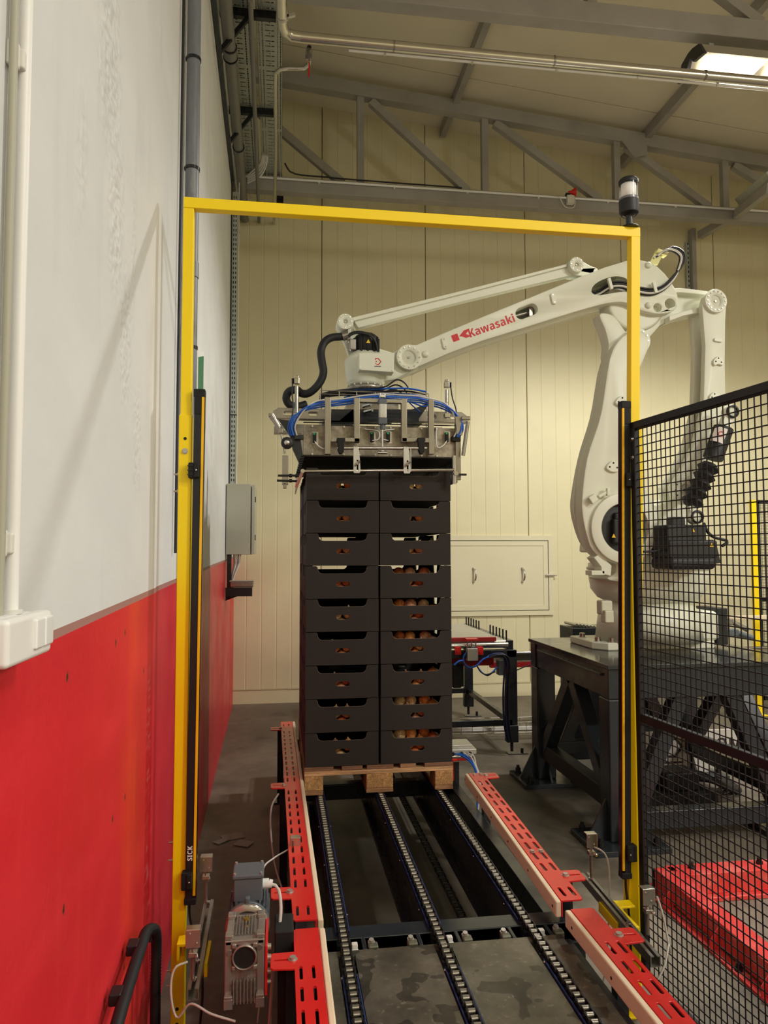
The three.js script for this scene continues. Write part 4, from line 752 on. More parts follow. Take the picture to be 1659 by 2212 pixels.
  const drum = part('wrist_drum', [lathe([[0.0001, Y[0]], [0.09, Y[0]], [0.136, Y[1]], [0.131, Y[2]], [0.127, Y[2] - 0.004], [0.12, Y[3]], [0.113, Y[3] - 0.003], [0.112, Y[4] + 0.01], [0.0001, Y[4] + 0.01]], 40).translate(X0, 0, W0)], M.robot, robot);
  part('tool_flange', [lathe([[0.0001, Y[4] + 0.012], [0.118, Y[4] + 0.012], [0.122, Y[4] + 0.006], [0.122, Y[4] - 0.03], [0.0001, Y[4] - 0.03]], 40).translate(X0, 0, W0)], M.steelDull, drum);
  const fb = []; for (let i = 0; i < 16; i++) { const t = i / 16 * Math.PI * 2; fb.push(cy([X0 + 0.112 * Math.cos(t), Y[4] + 0.012, W0 + 0.112 * Math.sin(t)], [X0 + 0.112 * Math.cos(t), Y[4] + 0.022, W0 + 0.112 * Math.sin(t)], 0.007, 6)); } part('flange_bolt', fb, M.zinc, drum);
  const boxF = [[0.472,2.917],[0.691,2.928],[0.686,2.807],[0.472,2.814]]; const wb = part('wrist_cover', [slab(boxF, -4.44, 0.1, [], 0.003)], M.robot, robot);
  for (const q of [[0.482,2.823],[0.679,2.818]]) part('cover_screw', cy([q[0], q[1], -4.441], [q[0], q[1], -4.436], 0.006, 10), M.steel, wb);
  const lg = [[0.587,2.866]][0]; const st = (a, b, k = 0.0055) => bar([lg[0] + a[0], lg[1] + a[1], -4.4396], [lg[0] + b[0], lg[1] + b[1], -4.4396], k, 0.001);
  part('maker_emblem', [st([-0.012, 0.022], [0.004, 0.022]), st([0.003, 0.023], [0.02, 0.003]), st([0.02, 0.004], [0.004, -0.016]), st([0.005, -0.015], [-0.008, -0.015]), st([-0.013, 0.024], [-0.013, 0.014]), st([-0.012, 0.004], [-0.005, 0.004]), st([-0.012, -0.006], [-0.012, -0.012])], redPaint, wb, 'red angular emblem');
  part('maker_line', st([-0.02, -0.026], [0.02, -0.026], 0.005), M.black, wb);
  // wrist motor
  const mo = [[0.532,2.956],[0.532,3.066],[0.532,3.084],[0.455,3.013],[0.426,2.991]]; const mz = -4.6;
  const mot = part('wrist_motor', [lathe([[0.0001, mo[2][1]], [0.05, mo[2][1]], [0.072, mo[1][1]], [0.078, mo[1][1] - 0.01], [0.078, mo[0][1]], [0.0001, mo[0][1]]], 10).translate(mo[0][0] + 0.004, 0, mz)], M.black, robot, 'black servo motor');
  part('motor_rib', [0, 1, 2, 3, 4, 5, 6].map(i => bar([mo[0][0] + 0.004 + 0.079 * Math.sin((i - 3) * 0.5), mo[1][1] - 0.01, mz + 0.079 * Math.cos((i - 3) * 0.5)], [mo[0][0] + 0.004 + 0.079 * Math.sin((i - 3) * 0.5), mo[0][1], mz + 0.079 * Math.cos((i - 3) * 0.5)], 0.008, 0.008)), M.blackMatt, mot);
  const tri = (x, y, z, s) => { const g = [slab([[-s, -s * 0.8], [s, -s * 0.8], [0, s]], 0.0012, 0.0012)]; return g.map(k => k.translate(x, y, z)); };
  const wy = std(0xf0c419, 0.5);
  part('warning_label', tri(mo[0][0] + 0.006, mo[0][1] + 0.06, mz + 0.0825, 0.013), wy, mot, 'yellow warning triangle');
  part('connector', [rb(0.04, 0.07, 0.05, mo[3][0] - 0.01, mo[3][1] - 0.01, mz + 0.03, 0.006), cy([mo[4][0], mo[4][1] - 0.03, mz + 0.04], [mo[4][0], mo[4][1] + 0.02, mz + 0.04], 0.012, 10)], M.steelDull, mot);
  for (let i = 0; i < 3; i++) part('motor_cable', tube([[0.415,3.065],[0.453,3.084],[0.506,3.086],[0.555,3.07],[0.584,3.033],[0.596,2.975]].map(p => [p[0], p[1] - i * 0.012, -4.56 + i * 0.025]), 0.006, 24, 6), M.black, mot);
  // thick hose to the gripper
  const hp = [[0.408,3.068],[0.379,3.058],[0.315,3.046],[0.268,3.009],[0.245,2.946],[0.251,2.873],[0.26,2.814],[0.245,2.761],[0.205,2.707],[0.165,2.68],[0.125,2.684]];
  const hz = [0, 0, 0.01, 0.03, 0.05, 0.06, 0.06, 0.06, 0.06, 0.05, 0.03];
  const hose = part('supply_hose', tube([...hp.map((p, i) => [p[0], p[1], -4.58 + hz[i]]), ...[[0.094,2.698],[0.049,2.688],[0.033,2.65],[0.05,2.617],[0.1,2.606],[0.157,2.625]].map((p, i) => [p[0], p[1], -4.52 - i * 0.015])], 0.0245, 90, 12), M.rubber, robot, 'thick black supply hose');
  part('hose_clamp', [cy([hp[0][0] + 0.01, hp[0][1] + 0.002, -4.58], [hp[1][0], hp[1][1], -4.58], 0.03, 16), rb(0.02, 0.12, 0.06, hp[0][0] + 0.014, hp[0][1] - 0.02, -4.59, 0.004)], M.steelDull, hose);
}
{
  // lower arm, crank and rear link
  const FL = -4.5;
  const pv = [[2.184,1.854]][0];
  const la = [[2.118,2.956],[2.158,3.049],[2.23,3.122],[2.314,3.147],[2.378,3.109],[2.389,3.048],[2.355,2.964],[2.308,2.855],[2.282,2.58],[2.295,2.278],[2.354,2.098],[2.422,1.963],[2.431,1.843],[2.39,1.723],[2.303,1.643],[2.18,1.623],[2.067,1.647],[1.975,1.715],[1.934,1.827],[1.911,1.96],[1.913,2.058],[1.952,2.309],[2.045,2.575]];
  const l = part('lower_arm', crease(slab(smooth(la, 80), FL, 0.13, [circ(pv[0], pv[1], 0.155, 40)], 0.01, 2), 0.5), M.robot, robot);
  part('rear_rib', slab(smooth([[2.137,2.99],[2.221,3.097],[2.32,3.123],[2.349,2.919],[2.325,2.605],[2.107,2.26],[2.055,2.045],[2.067,1.831],[2.096,1.679],[2.042,1.691],[1.972,1.749],[1.921,1.876],[1.9,2.001],[1.915,2.12],[1.964,2.341],[2.049,2.599]], 60), FL - 0.128, 0.05, [], 0.006), M.robot, l);
  part('joint_ring', latheAt([[0.158, -0.12], [0.158, 0.03], [0.166, 0.035], [0.222, 0.03], [0.226, 0.02], [0.226, -0.02]], [pv[0], pv[1], FL], [0, 0, 1], 48), M.robot, l);
  const cover = part('joint_motor', [latheAt([[0.0001, 0.0], [0.15, 0.0], [0.155, -0.01], [0.155, -0.1]], [pv[0], pv[1], FL - 0.02], [0, 0, 1], 40), rb(0.16, 0.2, 0.05, pv[0] + 0.02, pv[1], FL - 0.01, 0.015), rb(0.05, 0.16, 0.06, pv[0] - 0.05, pv[1] - 0.02, FL, 0.012)], M.black, l, 'black servo motor in the joint bore');
  const wy = std(0xf0c419, 0.5); const tri = (x, y, z, s) => slab([[-s, -s * 0.8], [s, -s * 0.8], [0, s]], 0.0012, 0.0012).translate(x, y, z);
  part('warning_label', tri(pv[0] - 0.088 + 0.01, pv[1] - 0.05, FL + 0.0305, 0.014), wy, cover, 'yellow warning triangle');
  part('joint_bracket', [rb(0.05, 0.05, 0.03, 1.971,2.039, -4.47, 0.006, 0, 0, 0.6), rb(0.07, 0.02, 0.03, 2.037,2.069, -4.47, 0.005, 0, 0, 0.5), rb(0.02, 0.05, 0.025, 2.068,2.084, -4.46, 0.004)], M.robot, l);
  for (const q of [[2.186,2.675],[2.117,2.251]]) { const pl = part('mounting_pad', [slab(smooth([[q[0] - 0.045, q[1] - 0.01], [q[0], q[1] + 0.038], [q[0] + 0.045, q[1] + 0.004], [q[0] + 0.035, q[1] - 0.03], [q[0] - 0.01, q[1] - 0.035]], 24), FL + 0.02, 0.03, [], 0.004)], M.robot, l); part('pad_hole', [[-0.024, -0.004], [0.002, 0.022], [0.026, -0.008]].map(d => cy([q[0] + d[0], q[1] + d[1], FL + 0.019], [q[0] + d[0], q[1] + d[1], FL + 0.0212], 0.006, 8)), M.holeDark, pl); }
  part('arm_horn', [crease(slab(smooth([[2.09,3.277],[2.178,3.275],[2.257,3.184],[2.305,3.114],[2.276,2.987],[2.197,2.938],[2.143,2.992],[2.148,3.076],[2.127,3.169]], 40), -4.58, 0.12, [], 0.01), 0.5)], M.robot, robot);
  const hs = [[2.238,3.171],[2.304,3.242]]; 
  part('elbow_housing', [latheAt([[0.0001, 0], [0.19, 0], [0.21, -0.02], [0.21, -0.14], [0.0001, -0.15]], [2.364,3.39, -4.6], [0, 0, 1], 40)], M.robot, robot);
  const cr = [[2.377,3.416],[2.511,3.454],[2.655,3.47],[2.853,3.457],[2.925,3.483],[2.989,3.451],[3.008,3.397],[2.979,3.348],[2.927,3.32],[2.843,3.332],[2.674,3.293],[2.539,3.233],[2.464,3.151],[2.436,3.078],[2.385,3.032],[2.323,3.036],[2.278,3.081],[2.28,3.153],[2.314,3.224]];
  part('bell_crank', [crease(slab(cr, -4.62, 0.05, [], 0.006), 0.5), slab([[2.578,3.467],[2.655,3.474],[2.853,3.461],[2.859,3.435],[2.654,3.442],[2.577,3.435]], -4.56, 0.15, [], 0.004), slab([[2.573,3.279],[2.674,3.315],[2.85,3.361],[2.856,3.329],[2.673,3.283],[2.572,3.244]], -4.56, 0.15, [], 0.004)], M.robot, robot);
  const ec = [[2.328,3.091]][0]; bearing(robot, ec[0], ec[1], -4.54, 0.085, 12, 0.5);
  // rear link
  const FR = -4.5;
  const rl = [[2.772,3.337],[2.791,3.4],[2.862,3.448],[2.924,3.426],[2.949,3.361],[2.939,3.25],[2.927,2.968],[2.924,2.756],[2.891,2.533],[2.82,2.347],[2.724,2.193],[2.682,2.055],[2.609,2.009],[2.536,2.045],[2.522,2.13],[2.589,2.221],[2.691,2.406],[2.763,2.653],[2.788,3.066]];
  const r = part('rear_link', [crease(slab(rl, FR, 0.05, [], 0.008, 2), 0.5), crease(slab(rl, FR - 0.13, 0.05, [], 0.008, 2), 0.5), slab([[2.903,3.374],[2.936,3.36],[2.918,2.756],[2.878,2.533],[2.814,2.347],[2.718,2.187],[2.686,2.207],[2.781,2.362],[2.852,2.547],[2.888,2.755]], FR - 0.04, 0.1)], M.robot, robot);
  const rb1 = [[2.859,3.366],[2.608,2.103]]; bearing(r, rb1[0][0], rb1[0][1], FR + 0.006, 0.079, 14, 0.52); bearing(r, rb1[1][0], rb1[1][1], FR + 0.006, 0.088, 12, 0.45);
  for (const q of [[2.868,2.963],[2.834,2.723]]) { const pl = part('mounting_pad', [slab(smooth([[q[0] - 0.036, q[1] - 0.002], [q[0], q[1] + 0.032], [q[0] + 0.036, q[1] - 0.002], [q[0] + 0.03, q[1] - 0.028], [q[0], q[1] - 0.022], [q[0] - 0.028, q[1] - 0.03]], 28), FR + 0.018, 0.02, [], 0.004)], M.robot, r); part('pad_hole', [[-0.02, -0.004], [0, 0.018], [0.02, -0.008]].map(d => cy([q[0] + d[0], q[1] + d[1], FR + 0.017], [q[0] + d[0], q[1] + d[1], FR + 0.0192], 0.005, 8)), M.holeDark, pl); }
  const ov = [[2.875,3.107]][0]; part('lug', place(slab(slot(0, 0, 0.062, 0.026, -0.1, 6), 0.014, 0.016, [], 0.003), ov[0], ov[1], FR), M.robot, r);
  // balancer with bellows
  const B = [[2.855,2.595],[2.811,2.492],[2.732,2.297],[2.711,2.258],[2.572,1.994],[2.595,1.921],[2.771,2.432]];
  const z = -4.36, ba = part('balancer', cy([B[1][0], B[1][1], z], [B[2][0], B[2][1], z], 0.062, 24), M.black, robot, 'black balancer cylinder');
  part('bellows', (() => { const o = []; const n = 5; for (let i = 0; i < n; i++) { const f = t => [B[3][0] + (B[4][0] - B[3][0]) * t, B[3][1] + (B[4][1] - B[3][1]) * t, z]; o.push(cy(f(i / n), f((i + 0.5) / n), 0.045, 20, 0.07), cy(f((i + 0.5) / n), f((i + 1) / n), 0.07, 20, 0.045)); } return o; })(), M.rubber, ba, 'black rubber bellows');
  part('eye_end', [latheAt([[0.0001, 0], [0.046, 0], [0.046, 0.05], [0.0001, 0.05]], [B[0][0], B[0][1], z - 0.02], [0, 0, 1], 24), bar([B[0][0], B[0][1], z], [B[1][0], B[1][1], z], 0.06, 0.05)], M.robot, ba);
  part('eye_pin', [latheAt([[0.031, 0], [0.042, 0], [0.042, 0.012], [0.031, 0.012]], [B[0][0], B[0][1], z + 0.03], [0, 0, 1], 24)], M.black, ba);
  part('eye_end', [latheAt([[0.0001, 0], [0.046, 0], [0.046, 0.05], [0.0001, 0.05]], [B[5][0], B[5][1], z - 0.02], [0, 0, 1], 24), bar([B[4][0], B[4][1], z], [B[5][0], B[5][1], z], 0.05, 0.05)], M.robot, ba);
  part('eye_pin', [latheAt([[0.031, 0], [0.042, 0], [0.042, 0.012], [0.031, 0.012]], [B[5][0], B[5][1], z + 0.03], [0, 0, 1], 24)], M.black, ba);
  const lb = [B[6][0], B[6][1]]; const dir = Math.atan2(B[2][1] - B[1][1], B[2][0] - B[1][0]) + Math.PI / 2;
  const g = new THREE.CylinderGeometry(0.063, 0.063, 0.1, 24, 1, true, -1.1, 2.2); part('data_label', place(g, lb[0], lb[1], z, 0, 0, dir), std(0xe6dcd8, 0.5), ba, 'white data label'); 
  const tor = new THREE.TorusGeometry(0.016, 0.0025, 6, 20); part('label_ring', place(tor, lb[0] - 0.018, lb[1] + 0.012, z + 0.0625), M.red, ba, 'red ring on the data label');
}
{
  // base, turntable and drive
  const A = [2.55, -4.9], TY0 = 1.045;
  const b = part('base_casting', [lathe([[0.0001, TY0 + 0.05], [0.36, TY0 + 0.05], [0.34, TY0 + 0.2], [0.33, TY0 + 0.26], [0.29, TY0 + 0.29], [0.29, TY0 + 0.36], [0.0001, TY0 + 0.36]], 48).translate(A[0], 0, A[1]), deck([[A[0] - 0.45, A[1] + 0.08], [A[0] - 0.38, A[1] + 0.18], [A[0] + 0.38, A[1] + 0.18], [A[0] + 0.45, A[1] + 0.08], [A[0] + 0.45, A[1] - 0.3], [A[0] - 0.45, A[1] - 0.3]], TY0, 0.05, [], 0.006), deck([[A[0] - 0.1, A[1] + 0.17], [A[0] + 0.42, A[1] + 0.17], [A[0] + 0.42, A[1] - 0.28], [A[0] - 0.1, A[1] - 0.28]], TY0 + 0.05, 0.2, [], 0.02)], M.robot, robot);
  for (const [dx, dz] of [[-0.4, 0.06], [-0.33, 0.13], [0.33, 0.14], [-0.4, -0.2], [0.4, -0.2]]) part('base_bolt', [cy([A[0] + dx, TY0 + 0.05, A[1] + dz], [A[0] + dx, TY0 + 0.054, A[1] + dz], 0.03, 20), cy([A[0] + dx, TY0 + 0.054, A[1] + dz], [A[0] + dx, TY0 + 0.078, A[1] + dz], 0.02, 6)], M.steel, b);
  const t = part('turntable', lathe([[0.0001, TY0 + 0.32], [0.3, TY0 + 0.32], [0.34, TY0 + 0.34], [0.385, TY0 + 0.4], [0.4, TY0 + 0.5], [0.4, TY0 + 0.58], [0.36, TY0 + 0.59], [0.0001, TY0 + 0.58]], 48).translate(A[0], 0, A[1]), M.robot, robot);
  part('seam', lathe([[0.398, TY0 + 0.53], [0.41, TY0 + 0.535], [0.41, TY0 + 0.55], [0.398, TY0 + 0.555]], 48).translate(A[0], 0, A[1]), M.robotDark, t);
  part('shoulder_casting', [crease(slab(smooth([[2.051,1.709],[2.14,1.691],[2.176,1.573],[2.117,1.528],[2.174,1.51],[2.792,1.517],[2.815,1.739],[2.738,1.955],[2.642,2.063],[2.476,2.015],[2.236,2.013]], 60), -4.6, 0.3, [], 0.012), 0.5), slab([[1.984,1.665],[2.025,1.691],[2.104,1.614],[2.097,1.547],[2.035,1.562],[2.032,1.606]], -4.5, 0.12, [], 0.006)], M.robot, robot);
  const sp = [[1.967,1.584],[2.057,1.554]]; part('stop_plate', rspan(sp[0][0], sp[1][0], sp[1][1], sp[0][1], -4.6, -4.5, 0.004), M.robot, t);
  part('cable_box', [rb(0.075, 0.09, 0.08, 2.049,1.35, -4.5, 0.01), rb(0.06, 0.08, 0.07, 2.048,1.297, -4.46, 0.01)], M.robotDark, b);
  // drive motor block of the turntable
  const q = [[2.379,1.871],[2.639,1.765],[2.371,1.771],[2.692,1.664],[2.362,1.671],[2.674,1.592],[2.695,1.777],[2.744,1.632]];
  const m = part('drive_motor', [rspan(q[0][0], q[1][0], q[1][1], q[0][1], -4.3, -4.5, 0.01), rspan(q[2][0], q[3][0], q[3][1], q[2][1], -4.27, -4.5, 0.01), rspan(q[4][0], q[5][0], q[5][1], q[4][1], -4.25, -4.5, 0.03), slab([[q[6][0], q[6][1]], [q[6][0] + 0.02, q[6][1] - 0.01], [q[7][0], q[7][1]], [q[3][0], q[3][1] - 0.04]], -4.32, 0.1, [], 0.004), rb(0.09, 0.06, 0.08, q[0][0] + 0.1, q[0][1] + 0.02, -4.38, 0.01)], M.black, robot, 'black turntable drive motor');
  const wy = std(0xf0c419, 0.5), tri = (x, y, z, s) => slab([[-s, -s * 0.8], [s, -s * 0.8], [0, s]], 0.0012, 0.0012).translate(x, y, z);
  part('warning_label', [tri(q[1][0] - 0.09, q[1][1] + 0.07, -4.2995, 0.012)], wy, m, 'yellow warning triangle'); part('warning_label', [tri(q[3][0] - 0.04, q[3][1] + 0.08, -4.2695, 0.014)], wy, m, 'yellow warning triangle');
  part('motor_cable', tube([[2.651,1.883],[2.68,1.824],[2.717,1.795],[2.811,1.766],[2.772,1.737]].map(p => [p[0], p[1], -4.35]), 0.01, 24, 6), M.black, m); part('motor_cable', [tube([[2.397,1.722],[2.335,1.708],[2.243,1.703]].map(p => [p[0], p[1], -4.35]), 0.008, 12, 6)], M.black, m);
  const k = [[2.8,1.277],[2.879,1.285],[2.793,1.041]]; part('connector_panel', [rspan(A[0] + 0.42, A[0] + 0.5, TY0 + 0.02, TY0 + 0.27, -4.74, -5.0, 0.006)], M.black, b, 'black connector panel');
  for (let i = 0; i < 3; i++) part('plug', [rb(0.09, 0.05, 0.05, A[0] + 0.54, TY0 + 0.1 + (i % 2) * 0.07, -4.77 - i * 0.06, 0.008), cy([A[0] + 0.58, TY0 + 0.1 + (i % 2) * 0.07, -4.77 - i * 0.06], [A[0] + 0.7, TY0 + 0.06 + (i % 2) * 0.05, -4.77 - i * 0.05], 0.018, 10)], i ? M.steelDull : M.motorGrey, b);
}

// ---------- crate gripper hanging from the robot wrist ----------
{
  const g = thing('crate_gripper', 'steel crate gripper with blue air hoses between robot wrist and crates', 'gripper');
  M.gripFrame = std(0x9b968d, 0.4, 0.7, { roughnessMap: scuff }); const F = -3.99, dirty = std(0xffffff, 0.48, 0.55, { map: tex(256, 256, (u, v) => { const n = fbm(u, v, 6, 5, 601), m = fbm(u, v, 30, 3, 607); const c = 0.72 + (n - 0.5) * 0.5 + (m - 0.5) * 0.2; return [196 * c, 186 * c, 164 * c]; }, true, [3, 3]) });
  const R = (a, b, z0, z1, r) => rspan(a[0], b[0], b[1], a[1], z0, z1, r);
  // body
  const p = [[0.123,2.4],[0.974,2.235],[0.123,2.416],[0.975,2.417],[0.111,2.229],[0.992,2.225]];
  const body = part('body_plate', [rspan(p[0][0], p[1][0], p[1][1], p[0][1], -4.05, -4.056, 0.002)], dirty, g, 'stained steel front plate');
  const bh = []; for (let i = 0; i < 9; i++) { const x = p[0][0] + 0.05 + i * 0.087; bh.push(cy([x, p[0][1] - 0.006, -4.05], [x, p[0][1] - 0.006, -4.042], 0.006, 6), cy([x, p[1][1] + 0.006, -4.05], [x, p[1][1] + 0.006, -4.042], 0.006, 6)); } part('plate_bolt', bh, M.zinc, body);
  part('side_plate', [rspan(p[0][0], p[0][0] + 0.006, p[1][1], p[0][1], -4.056, -5.14, 0.002)], dirty, g); part('side_plate', [rspan(p[1][0] - 0.006, p[1][0], p[1][1], p[0][1], -4.056, -5.14, 0.002)], dirty, g); part('rear_plate', rspan(p[0][0], p[1][0], p[1][1], p[0][1], -5.14, -5.146, 0.002), dirty, g);
  part('top_rail', [R(p[2], p[3], -4.04, -4.075, 0.003)], M.frame, g); part('top_rail', [rspan(p[2][0], p[3][0], p[3][1], p[2][1], -5.12, -5.15, 0.003)], M.frame, g);
  part('bottom_plate', rspan(p[4][0], p[5][0], p[5][1], p[4][1], -4.03, -5.16, 0.002), M.blackMatt, g, 'dark lower plate over the crates');
  for (const s of [[p[4][0], -0.03], [p[5][0], 0.03]]) part('gripping_jaw', [bar([s[0], p[5][1] + 0.02, -4.6], [s[0] + s[1] * 0.3, 2.1, -4.6], 0.008, 0.95, [0, 0, 1])], M.frame, g);
  // main carriers under the tool flange
  const c = [[-0.044,2.552],[1.12,2.582],[-0.043,2.487],[1.12,2.514],[0.503,2.616]];
  for (const z of [-4.35, -4.9]) {
    const o = [[c[0][0] + 0.03, c[0][1]], [c[1][0] - 0.03, c[0][1]], [c[1][0], c[0][1] - 0.02], [c[1][0], c[2][1]], [c[0][0], c[2][1]], [c[0][0], c[0][1] - 0.02]];
    const hs = []; for (let i = 0; i < 8; i++) hs.push(slot(c[0][0] + 0.09 + i * 0.143, (c[0][1] + c[2][1]) / 2, 0.055, 0.022));
    part('carrier_beam', slab(o, z, 0.06, hs, 0.003), M.steelDull, g);
  }
  part('carrier_cross', [rspan(0.25, 0.31, c[2][1], c[0][1], -4.41, -4.9, 0.004), rspan(0.8, 0.86, c[2][1], c[0][1], -4.41, -4.9, 0.004)], M.steelDull, g);
  part('flange_plate', rspan(0.4, 0.72, c[0][1] - 0.01, c[4][1] + 0.004, -4.46, -4.78, 0.006), M.steelDull, g);
  part('web_plate', [slab([[0.295,2.54],[0.816,2.553],[0.815,2.475],[0.295,2.464]], -4.3, 0.01), slab([[0.737,2.531],[0.854,2.578],[0.854,2.556],[0.764,2.43],[0.737,2.429]], -4.25, 0.02), slab([[0.249,2.419],[0.423,2.422],[0.423,2.545],[0.342,2.475],[0.249,2.473]], -4.3, 0.02)], M.frame, g);
  for (const q of [[0.5,2.558],[0.508,2.525]]) part('clamp_bolt', cy([q[0] - 0.02, q[1], -4.28], [q[0] + 0.02, q[1] + 0.006, -4.24], 0.011, 10), M.chrome, g);
  // U-shaped front frames
  const fr = (name, list) => part(name, list.map(([a, b]) => R(a, b, F, F - 0.035, 0.003)), M.gripFrame, g);
  const Q = [[0.238,2.547],[0.271,2.234],[0.397,2.547],[0.429,2.303],[0.347,2.326],[0.429,2.303],[0.428,2.545],[0.661,2.523],[0.659,2.551],[0.691,2.308],[0.661,2.333],[0.746,2.309],[0.812,2.55],[0.842,2.243],[0.271,2.322],[0.322,2.301],[0.754,2.334],[0.813,2.307]];
  fr('frame_bar', [[Q[0], Q[1]]]); fr('frame_bar', [[Q[2], Q[3]]]); fr('frame_bar', [[Q[8], Q[9]]]); fr('frame_bar', [[Q[12], Q[13]]]); fr('frame_tie', [[Q[6], Q[7]]]); fr('frame_tie', [[Q[4], Q[5]], [Q[14], Q[15]]]); fr('frame_tie', [[Q[10], Q[11]], [Q[16], Q[17]]]);
  // lift cylinder
  const cyl = [[0.55,2.539],[0.55,2.401],[0.55,2.513],[0.55,2.376],[0.55,2.244],[0.55,2.429],[0.55,2.557]];
  const X = cyl[0][0], zc = -3.965;
  const lc = part('lift_cylinder', [rb(0.042, cyl[2][1] - cyl[5][1], 0.042, X, (cyl[2][1] + cyl[5][1]) / 2, zc, 0.006)], M.alu, g, 'aluminium air cylinder');
  part('cylinder_cap', [rb(0.046, 0.03, 0.046, X, cyl[2][1] + 0.008, zc, 0.005), rb(0.046, 0.036, 0.046, X, cyl[5][1] - 0.015, zc, 0.005), cy([X, cyl[5][1] - 0.03, zc], [X, cyl[3][1] - 0.005, zc], 0.014, 12)], M.motorGrey, lc);
  part('groove', [-0.012, 0.0, 0.012].map(d => bx(0.002, 0.07, 0.002, X + d, (cyl[2][1] + cyl[5][1]) / 2, zc + 0.021)), M.steelDull, lc);
  part('rod', [cy([X, cyl[3][1], zc], [X, cyl[4][1], zc], 0.006, 10), rb(0.018, 0.03, 0.018, X, cyl[4][1] + 0.02, zc, 0.003), cy([X - 0.025, cyl[4][1], zc], [X + 0.025, cyl[4][1], zc], 0.008, 10)], M.chrome, lc);
  part('air_fitting', [cy([X - 0.012, cyl[6][1] - 0.012, zc], [X - 0.012, cyl[6][1] + 0.012, zc], 0.006, 8), cy([X + 0.012, cyl[6][1] - 0.012, zc], [X + 0.012, cyl[6][1] + 0.008, zc], 0.007, 8), rb(0.03, 0.016, 0.02, X, cyl[6][1] - 0.004, zc, 0.003)], M.chrome, lc);
  // swing shaft, bearing blocks, slotted fingers, lower rod
  const s = [[0.301,2.262],[0.792,2.27],[0.321,2.302],[0.321,2.23],[0.761,2.311],[0.761,2.237]];
  part('swing_shaft', cy([s[0][0], s[0][1], -3.95], [s[1][0], s[1][1], -3.95], 0.009, 14), M.chrome, g);
  for (const k of [2, 4]) part('bearing_block', [slab([[s[k][0] - 0.018, s[k][1]], [s[k][0] + 0.018, s[k][1]], [s[k][0] + 0.016, s[k + 1][1] + 0.012], [s[k][0] + 0.006, s[k + 1][1]], [s[k][0] - 0.008, s[k + 1][1]], [s[k][0] - 0.016, s[k + 1][1] + 0.02]], -3.935, 0.035, [], 0.004), rb(0.042, 0.02, 0.04, s[k][0], s[k][1] + 0.004, -3.955, 0.003)], M.blackMatt, g);
  const fg = [[0.403,2.263],[0.403,2.126],[0.675,2.267],[0.674,2.127],[0.411,2.173],[0.68,2.177]];
  for (const k of [0, 2]) {
    const x = fg[k][0], y1 = fg[k][1], y0 = fg[k + 1][1];
    const f = part('clamp_finger', slab([[x - 0.016, y1 + 0.006], [x + 0.008, y1 + 0.006], [x + 0.016, y1 - 0.03], [x + 0.021, y0 + 0.03], [x + 0.021, y0 + 0.006], [x + 0.016, y0], [x - 0.012, y0], [x - 0.016, y0 + 0.006]], -3.925, 0.006, [slot(x + 0.006, y0 + 0.042, 0.06, 0.009, Math.PI / 2)], 0.001), M.alu, g, 'slotted bright steel finger');
    if (k) part('finger_rib', bx(0.004, 0.125, 0.03, x + 0.024, (y0 + y1) / 2 + 0.004, -3.94), M.alu, f);
    part('clamp_screw', [cy([x + 0.006, y0 + 0.052, -3.926], [x + 0.006, y0 + 0.052, -3.905], 0.01, 6), cy([x - 0.008, y0 + 0.04, -3.915], [x + 0.018, y0 + 0.062, -3.905], 0.006, 8)], M.steelDull, f);
  }
  const lr = [[0.121,2.133],[0.94,2.151],[0.084,2.049],[0.948,2.131]];
  part('push_rod', [cy([lr[0][0], lr[0][1], -3.935], [lr[1][0], lr[1][1], -3.935], 0.0085, 14)], M.chrome, g);
  part('rod_end', [cy([lr[0][0] - 0.004, lr[0][1], -3.95], [lr[0][0] - 0.004, lr[0][1], -3.92], 0.011, 14), bar([lr[0][0] - 0.004, lr[0][1], -3.945], [lr[2][0], lr[2][1], -3.96], 0.016, 0.012)], M.steel, g);
  part('rod_end', [cy([lr[3][0], lr[3][1], -3.95], [lr[3][0], lr[3][1], -3.92], 0.012, 14), cy([lr[3][0] - 0.003, lr[3][1] + 0.1, -3.95], [lr[3][0] - 0.003, lr[3][1] - 0.055, -3.95], 0.013, 12)], M.steel, g);
  // side swing arms
  const a = [[0.026,2.224],[0.027,2.046],[0.035,2.292],[-0.05,2.442],[0.026,2.224],[-0.013,2.115],[0.106,2.117],[-0.018,2.088],[0.098,2.086],[0,2.362]];
  const arm = part('side_arm', [R([a[0][0] - 0.016, a[0][1]], [a[0][0] + 0.016, a[1][1] + 0.02], -4.0, -4.03, 0.003), rspan(a[1][0] - 0.012, a[1][0] + 0.006, a[1][1], a[1][1] + 0.03, -4.0, -4.03, 0.003)], M.steelDull, g);
  part('pivot_wheel', [latheAt([[0.0001, 0.004], [0.012, 0.006], [0.018, 0.0], [0.03, 0.0], [0.032, -0.006], [0.032, -0.03]], [a[2][0], a[2][1], -3.985], [0, 0, 1], 28)], M.black, arm); part('pivot_pin', [latheAt([[0.0001, 0.012], [0.01, 0.012], [0.016, 0.006], [0.016, 0]], [a[2][0], a[2][1], -3.985], [0, 0, 1], 20)], M.chrome, arm);
